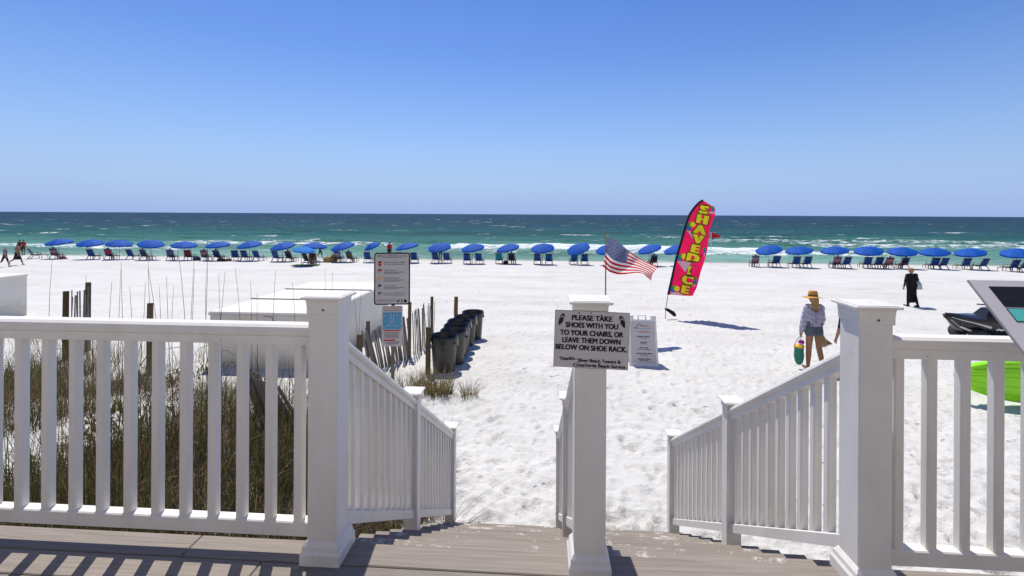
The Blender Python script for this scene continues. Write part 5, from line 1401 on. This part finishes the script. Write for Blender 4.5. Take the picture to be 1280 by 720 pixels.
sitter(1130, 'person in black under the fifth umbrella right of the feather flag', (.015, .015, .02), (.12, .05, .05), 'dark')

# bags and bundles on the sand among the chairs
def bag(label, px, yv, col, w_, h_, nm='beach_bag'):
    x, y, z = at_y(px, yv); root = thing(nm, label, 'bag', (x, y, z - .02))
    m = MB(); n = 12; vs = []; fs = []; rg = [(.85, 0), (1.0, .25), (.95, .6), (.7, .9), (.3, 1.0)]
    for r, zz in rg:
        for k in range(n): a = 2 * math.pi * k / n; q = 1 + random.uniform(-.12, .12); vs.append((w_ * r * q * math.cos(a), w_ * .7 * r * q * math.sin(a), h_ * zz))
    for i in range(len(rg) - 1):
        for k in range(n): k2 = (k + 1) % n; fs.append((i * n + k, i * n + k2, (i + 1) * n + k2, (i + 1) * n + k))
    fs.append(tuple((len(rg) - 1) * n + k for k in range(n)))
    m.add(vs, fs).build('pouch', cloth_m(col), root, True)
    MB().tube([(-w_ * .4, 0, h_ * .9), (-w_ * .25, 0, h_ * 1.35), (w_ * .25, 0, h_ * 1.35), (w_ * .4, 0, h_ * .9)], .018, 5).build('handle', cloth_m(col), root)
bag('pink bag on the sand under the leftmost umbrella', 79, 41.3, (.36, .12, .13), .30, .30)
bag('dark bag between the chairs of the third umbrella right of the sign', 632.5, 41.3, (.02, .02, .025), .2, .38)
bag('tan bundle left of the tenth umbrella from the left', 412, 41.5, (.33, .22, .08), .55, .55)
bag('yellow bundle beside the tan bundle in the row', 418, 41.9, (.42, .36, .10), .35, .75)
bag('dark bag by the sixth umbrella from the left', 277, 41.0, (.02, .02, .025), .4, .32)
bag('brown bag right of the sixth umbrella from the left', 286, 41.3, (.16, .09, .05), .28, .28)
bag('blue cool bag between the fifth and sixth umbrellas', 246, 41.6, (.02, .04, .12), .36, .42)
# the dark group of chairs under the pale umbrella
for q, (px, py, lab, top) in enumerate([(384, 331.0, 'black low chair under the pale blue umbrella, left of two', (.02, .02, .02)), (391, 330.5, 'black low chair under the pale blue umbrella, right of two', (.02, .02, .02))]):
    o = copy_tree(cproto); p_ = stand_at(px, py); o.location = (p_[0], p_[1], p_[2] - .015); o.rotation_euler = (0, 0, R(-25 + 50 * q)); tag(o, lab, 'chair', 'beach chairs along the shore')
    for c in o.children:
        if c.name.split('.')[0] in ('seat', 'backrest', 'headrest'): c.data = c.data.copy(); c.data.materials[0] = M['fblack']
    person('person in dark clothes sitting under the pale blue umbrella, %s of two' % ('left' if q == 0 else 'right'), (p_[0], p_[1], p_[2]), R(-25 + 50 * q), 1.68, SIT, [(.03, .03, .035), (.12, .04, .04)][q], (.03, .03, .04), TAN, 'dark')
p_ = stand_at(387, 331.5); gm = thing('beach_mat', 'dark green mat spread in front of the group under the pale umbrella', 'mat', (p_[0], p_[1] - .6, p_[2] + .06), R(4))
MB().box((0, 0, 0), (2.0, 1.0, .03), ch=.008).build('cloth', cloth_m((.03, .07, .02)), gm)

# ------------------------------------------------------------------ lime kayak on its side
kx, ky = at_depth(1196, 8.75); kz = sand_z(kx + 1.5, ky)
kay = thing('kayak', 'lime green sit-on kayak lying on its side beyond the right railing', 'kayak', (kx, ky, kz), R(-3))
def kayak_mesh():
    """Long axis x, width along z (it lies on edge), ribbed hull bulging to -y."""
    m = MB(); NL, NR = 40, 28; vs = []; fs = []; Lk = 3.1
    for i in range(NL + 1):
        t_ = i / NL; wv = .40 * (max(0.0, math.sin(math.pi * t_ ** .80)) ** .62) * (1 - .08 * t_) + .004
        lift = .10 * (abs(t_ - .5) * 2) ** 3
        for k in range(NR):
            a = 2 * math.pi * k / NR; cz = math.cos(a); sy_ = math.sin(a)
            if sy_ < 0: yv = -.17 * (abs(sy_) ** .7) * (wv / .40) ** .6 - .026 * math.cos(cz * 14) * (wv / .40)
            else: yv = .14 * (abs(sy_) ** .8) * (wv / .40) ** .7
            vs.append((Lk * t_, yv + lift * .6, .41 + wv * cz + .06 * (1 - t_) ** 3))
    for i in range(NL):
        for k in range(NR): k2 = (k + 1) % NR; fs.append((i * NR + k, i * NR + k2, (i + 1) * NR + k2, (i + 1) * NR + k))
    fs += [tuple(range(NR - 1, -1, -1)), tuple(NL * NR + k for k in range(NR))]
    return m.add(vs, fs)
kayak_mesh().build('hull', M['lime'], kay, True)
for cz in (-.62, -.22, .22, .62):                        # moulded keel ridges
    pts = []
    for i in range(2, 39):
        t_ = i / 40; wv = .40 * (max(0.0, math.sin(math.pi * t_ ** .80)) ** .62) * (1 - .08 * t_) + .004; sy_ = -math.sqrt(1 - cz * cz)
        yv = -.17 * (abs(sy_) ** .7) * (wv / .40) ** .6 - .026 * math.cos(cz * 14) * (wv / .40); lift = .10 * (abs(t_ - .5) * 2) ** 3
        pts.append((3.1 * t_, yv + lift * .6 - .004, .41 + wv * cz + .06 * (1 - t_) ** 3))
    MB().tube(pts, .016, 6).build('keel_ridge', M['lime'], kay, True)
for x_, z_ in ((.42, .62), (.40, .22), (1.3, .70)): MB().tube([(x_, -.19, z_), (x_, -.165, z_)], .014, 8).build('drain_plug', M['black'], kay)
MB().tube([(.02, -.03, .52), (-.03, -.05, .50), (-.03, -.05, .43), (.02, -.03, .42)], .012, 6).build('carry_handle', M['black'], kay, True)
MB().tube([(.36, -.17, .74), (.44, -.22, .66), (.50, -.22, .60), (.62, -.21, .60)], .007, 5).build('cord', M['black'], kay, True)

# ------------------------------------------------------------------ jet ski on a beach dolly
jx, jy = at_depth(1181, 14.0); jz = sand_z(jx + .9, jy)
jet = thing('jet_ski', 'black jet ski with grey bow graphic resting on a wheeled dolly', 'jet ski', (jx, jy, jz + .03), R(2))
jd = 14.0 / F
def jp(px, py): return ((px - 1181) * jd, (424 - py) * jd)
SEC = [(0.0, .03, .62, .67), (.12, .10, .58, .69), (.30, .24, .46, .68), (.55, .38, .36, .66), (.85, .46, .28, .66), (1.2, .52, .24, .64), (1.8, .54, .22, .62), (2.4, .54, .22, .60), (2.85, .50, .26, .58)]
m = MB(); vs = []; fs = []; K = 12
for (x_, hw_, z0, z1) in SEC:
    z0 -= .20 * min(1, x_ / .35)
    ring = [(-hw_, z1), (-hw_ * 1.05, z1 - .06), (-hw_ * .95, z0 + (z1 - z0) * .45), (-hw_ * .55, z0 + (z1 - z0) * .12), (0, z0), (hw_ * .55, z0 + (z1 - z0) * .12), (hw_ * .95, z0 + (z1 - z0) * .45), (hw_ * 1.05, z1 - .06), (hw_, z1), (hw_ * .5, z1 + .05), (0, z1 + .07), (-hw_ * .5, z1 + .05)]
    vs += [(x_, a, b_) for a, b_ in ring]
for i in range(len(SEC) - 1):
    for k in range(K): k2 = (k + 1) % K; fs.append((i * K + k, i * K + k2, (i + 1) * K + k2, (i + 1) * K + k))
fs += [tuple(range(K)), tuple((len(SEC) - 1) * K + k for k in range(K - 1, -1, -1))]
m.add(vs, fs).build('hull', M['jetblack'], jet, 50)
m = MB()
def side_pt(x_, f):
    for a, b_ in zip(SEC[:-1], SEC[1:]):
        if a[0] <= x_ <= b_[0]: q = (x_ - a[0]) / (b_[0] - a[0]); s4 = [u_ * (1 - q) + v_ * q for u_, v_ in zip(a, b_)]; break
    _, hw_, z0, z1 = s4; z0 -= .20 * min(1, x_ / .35)
    zz = z0 + (z1 - z0) * (.12 + .70 * f); wv = np.interp(.12 + .70 * f, [.12, .45, .86, 1], [hw_ * .55, hw_ * .95, hw_ * 1.05, hw_])
    return (x_, -wv - .006, zz)
def side_strip(top, bot, mat, nm):
    mm = MB(); n_ = len(top); mm.add([side_pt(*p) for p in top] + [side_pt(*p) for p in bot], [(i, i + 1, n_ + i + 1, n_ + i) for i in range(n_ - 1)]); mm.build(nm, mat, jet)
side_strip([(.12, .98), (.30, .98), (.55, .95), (.90, .80)], [(.12, .25), (.30, .15), (.55, .20), (.90, .66)], M['jetgrey'], 'bow_graphic')
side_strip([(.30, .30), (.55, .25), (.84, .30), (1.1, .10)], [(.30, .12), (.55, .08), (.84, .05), (1.1, .0)], M['jetgrey'], 'bow_graphic')
side_strip([(1.02, .62), (1.08, .72), (1.14, .66), (1.20, .74)], [(1.02, .54), (1.08, .60), (1.14, .56), (1.20, .62)], M['white'], 'side_mark')
MB().tube([(-.04, 0, .69), (.06, -.0, .72), (.16, 0, .70)], [.02, .05, .03], 8).build('bow_eye', M['jetblack'], jet, True)
m = MB(); m.add([(.95, -.22, .66), (.95, .22, .66), (1.35, .24, .66), (1.35, -.24, .66), (1.16, -.14, .90), (1.16, .14, .90), (1.38, .16, .92), (1.38, -.16, .92)], [(0, 1, 5, 4), (1, 2, 6, 5), (2, 3, 7, 6), (3, 0, 4, 7), (4, 5, 6, 7)]).build('console', M['jetblack'], jet)
MB().tube([(1.28, -.38, .95), (1.30, -.15, .98), (1.30, .15, .98), (1.28, .38, .95)], .022, 6).build('handlebar', M['black'], jet, True)
MB().tube([(1.5, 0, .70), (1.9, 0, .80), (2.4, 0, .78), (2.7, 0, .66)], [.14, .17, .17, .10], 10).build('seat', M['black'], jet, True)
dol = thing('beach_dolly', 'dolly with fat grey balloon wheels under the jet ski', 'dolly', (jx, jy, jz))
for wx_ in (.66, 1.75):
    for sx in (-1, 1):
        m = MB(); vs = []; pr = [(.05, -.15), (.14, -.155), (.185, -.12), (.20, 0), (.185, .12), (.14, .155), (.05, .15)]; n_ = 20; fs = []
        for r, yv in pr:
            for k in range(n_): a = 2 * math.pi * k / n_; vs.append((wx_ + r * math.cos(a), sx * .36 + yv, .19 + r * math.sin(a)))
        for i in range(len(pr) - 1):
            for k in range(n_): k2 = (k + 1) % n_; fs.append((i * n_ + k, i * n_ + k2, (i + 1) * n_ + k2, (i + 1) * n_ + k))
        fs += [tuple(range(n_)), tuple((len(pr) - 1) * n_ + k for k in range(n_ - 1, -1, -1))]
        m.add(vs, fs).build('wheel', M['rubber'], dol, 40)
    MB().tube([(wx_, -.36, .12), (wx_, .36, .12)], .02, 6).build('axle', M['steel'], dol)
for sx in (-.2, .2): MB().bar((.9, sx, .10), (2.3, sx, .10), .06, .05).build('bunk', M['gwood'], dol)
for wx_ in (.66, 1.75): MB().bar((wx_, 0, .06), (wx_, 0, .15), .06, .06).build('upright', M['steel'], dol)

# ------------------------------------------------------------------ unseen tower block, added behind the deck as warm fill for the railings
tw = thing('fill_light_tower', 'unseen cream tower block added behind the deck to bounce warm light', 'building', (2, -26, -1.8))
M['stucco'] = plain('cream_stucco', (.66, .56, .43), .85, .08, .6, .2); M['glass'] = plain('dark_window_glass', (.05, .06, .07), .12, .2, 2, .5); M['slab'] = plain('balcony_slab', (.66, .60, .52), .8, .08, 1, .2)
MB().box((0, -6, 20), (70, 12, 41)).build('wall', M['stucco'], tw)
WIN = MB().box((0, 0, 0), (3.4, .06, 2.1)).mesh('window', M['glass']); SLB = MB().box((0, 0, 0), (5.6, 1.7, .22)).mesh('balcony', M['slab']); PRP = MB().box((0, 0, 0), (5.6, .12, 1.0)).mesh('parapet', M['slab'])
for fl in range(11):
    for c_ in range(8):
        x_ = -30.6 + c_ * 8.75; z_ = 3.0 + fl * 3.4
        ob('window', WIN, tw, (x_, .031, z_ + 1.3)); bc = ob('balcony', SLB, tw, (x_, .86, z_)); ob('parapet', PRP, bc, (0, .78, .61))
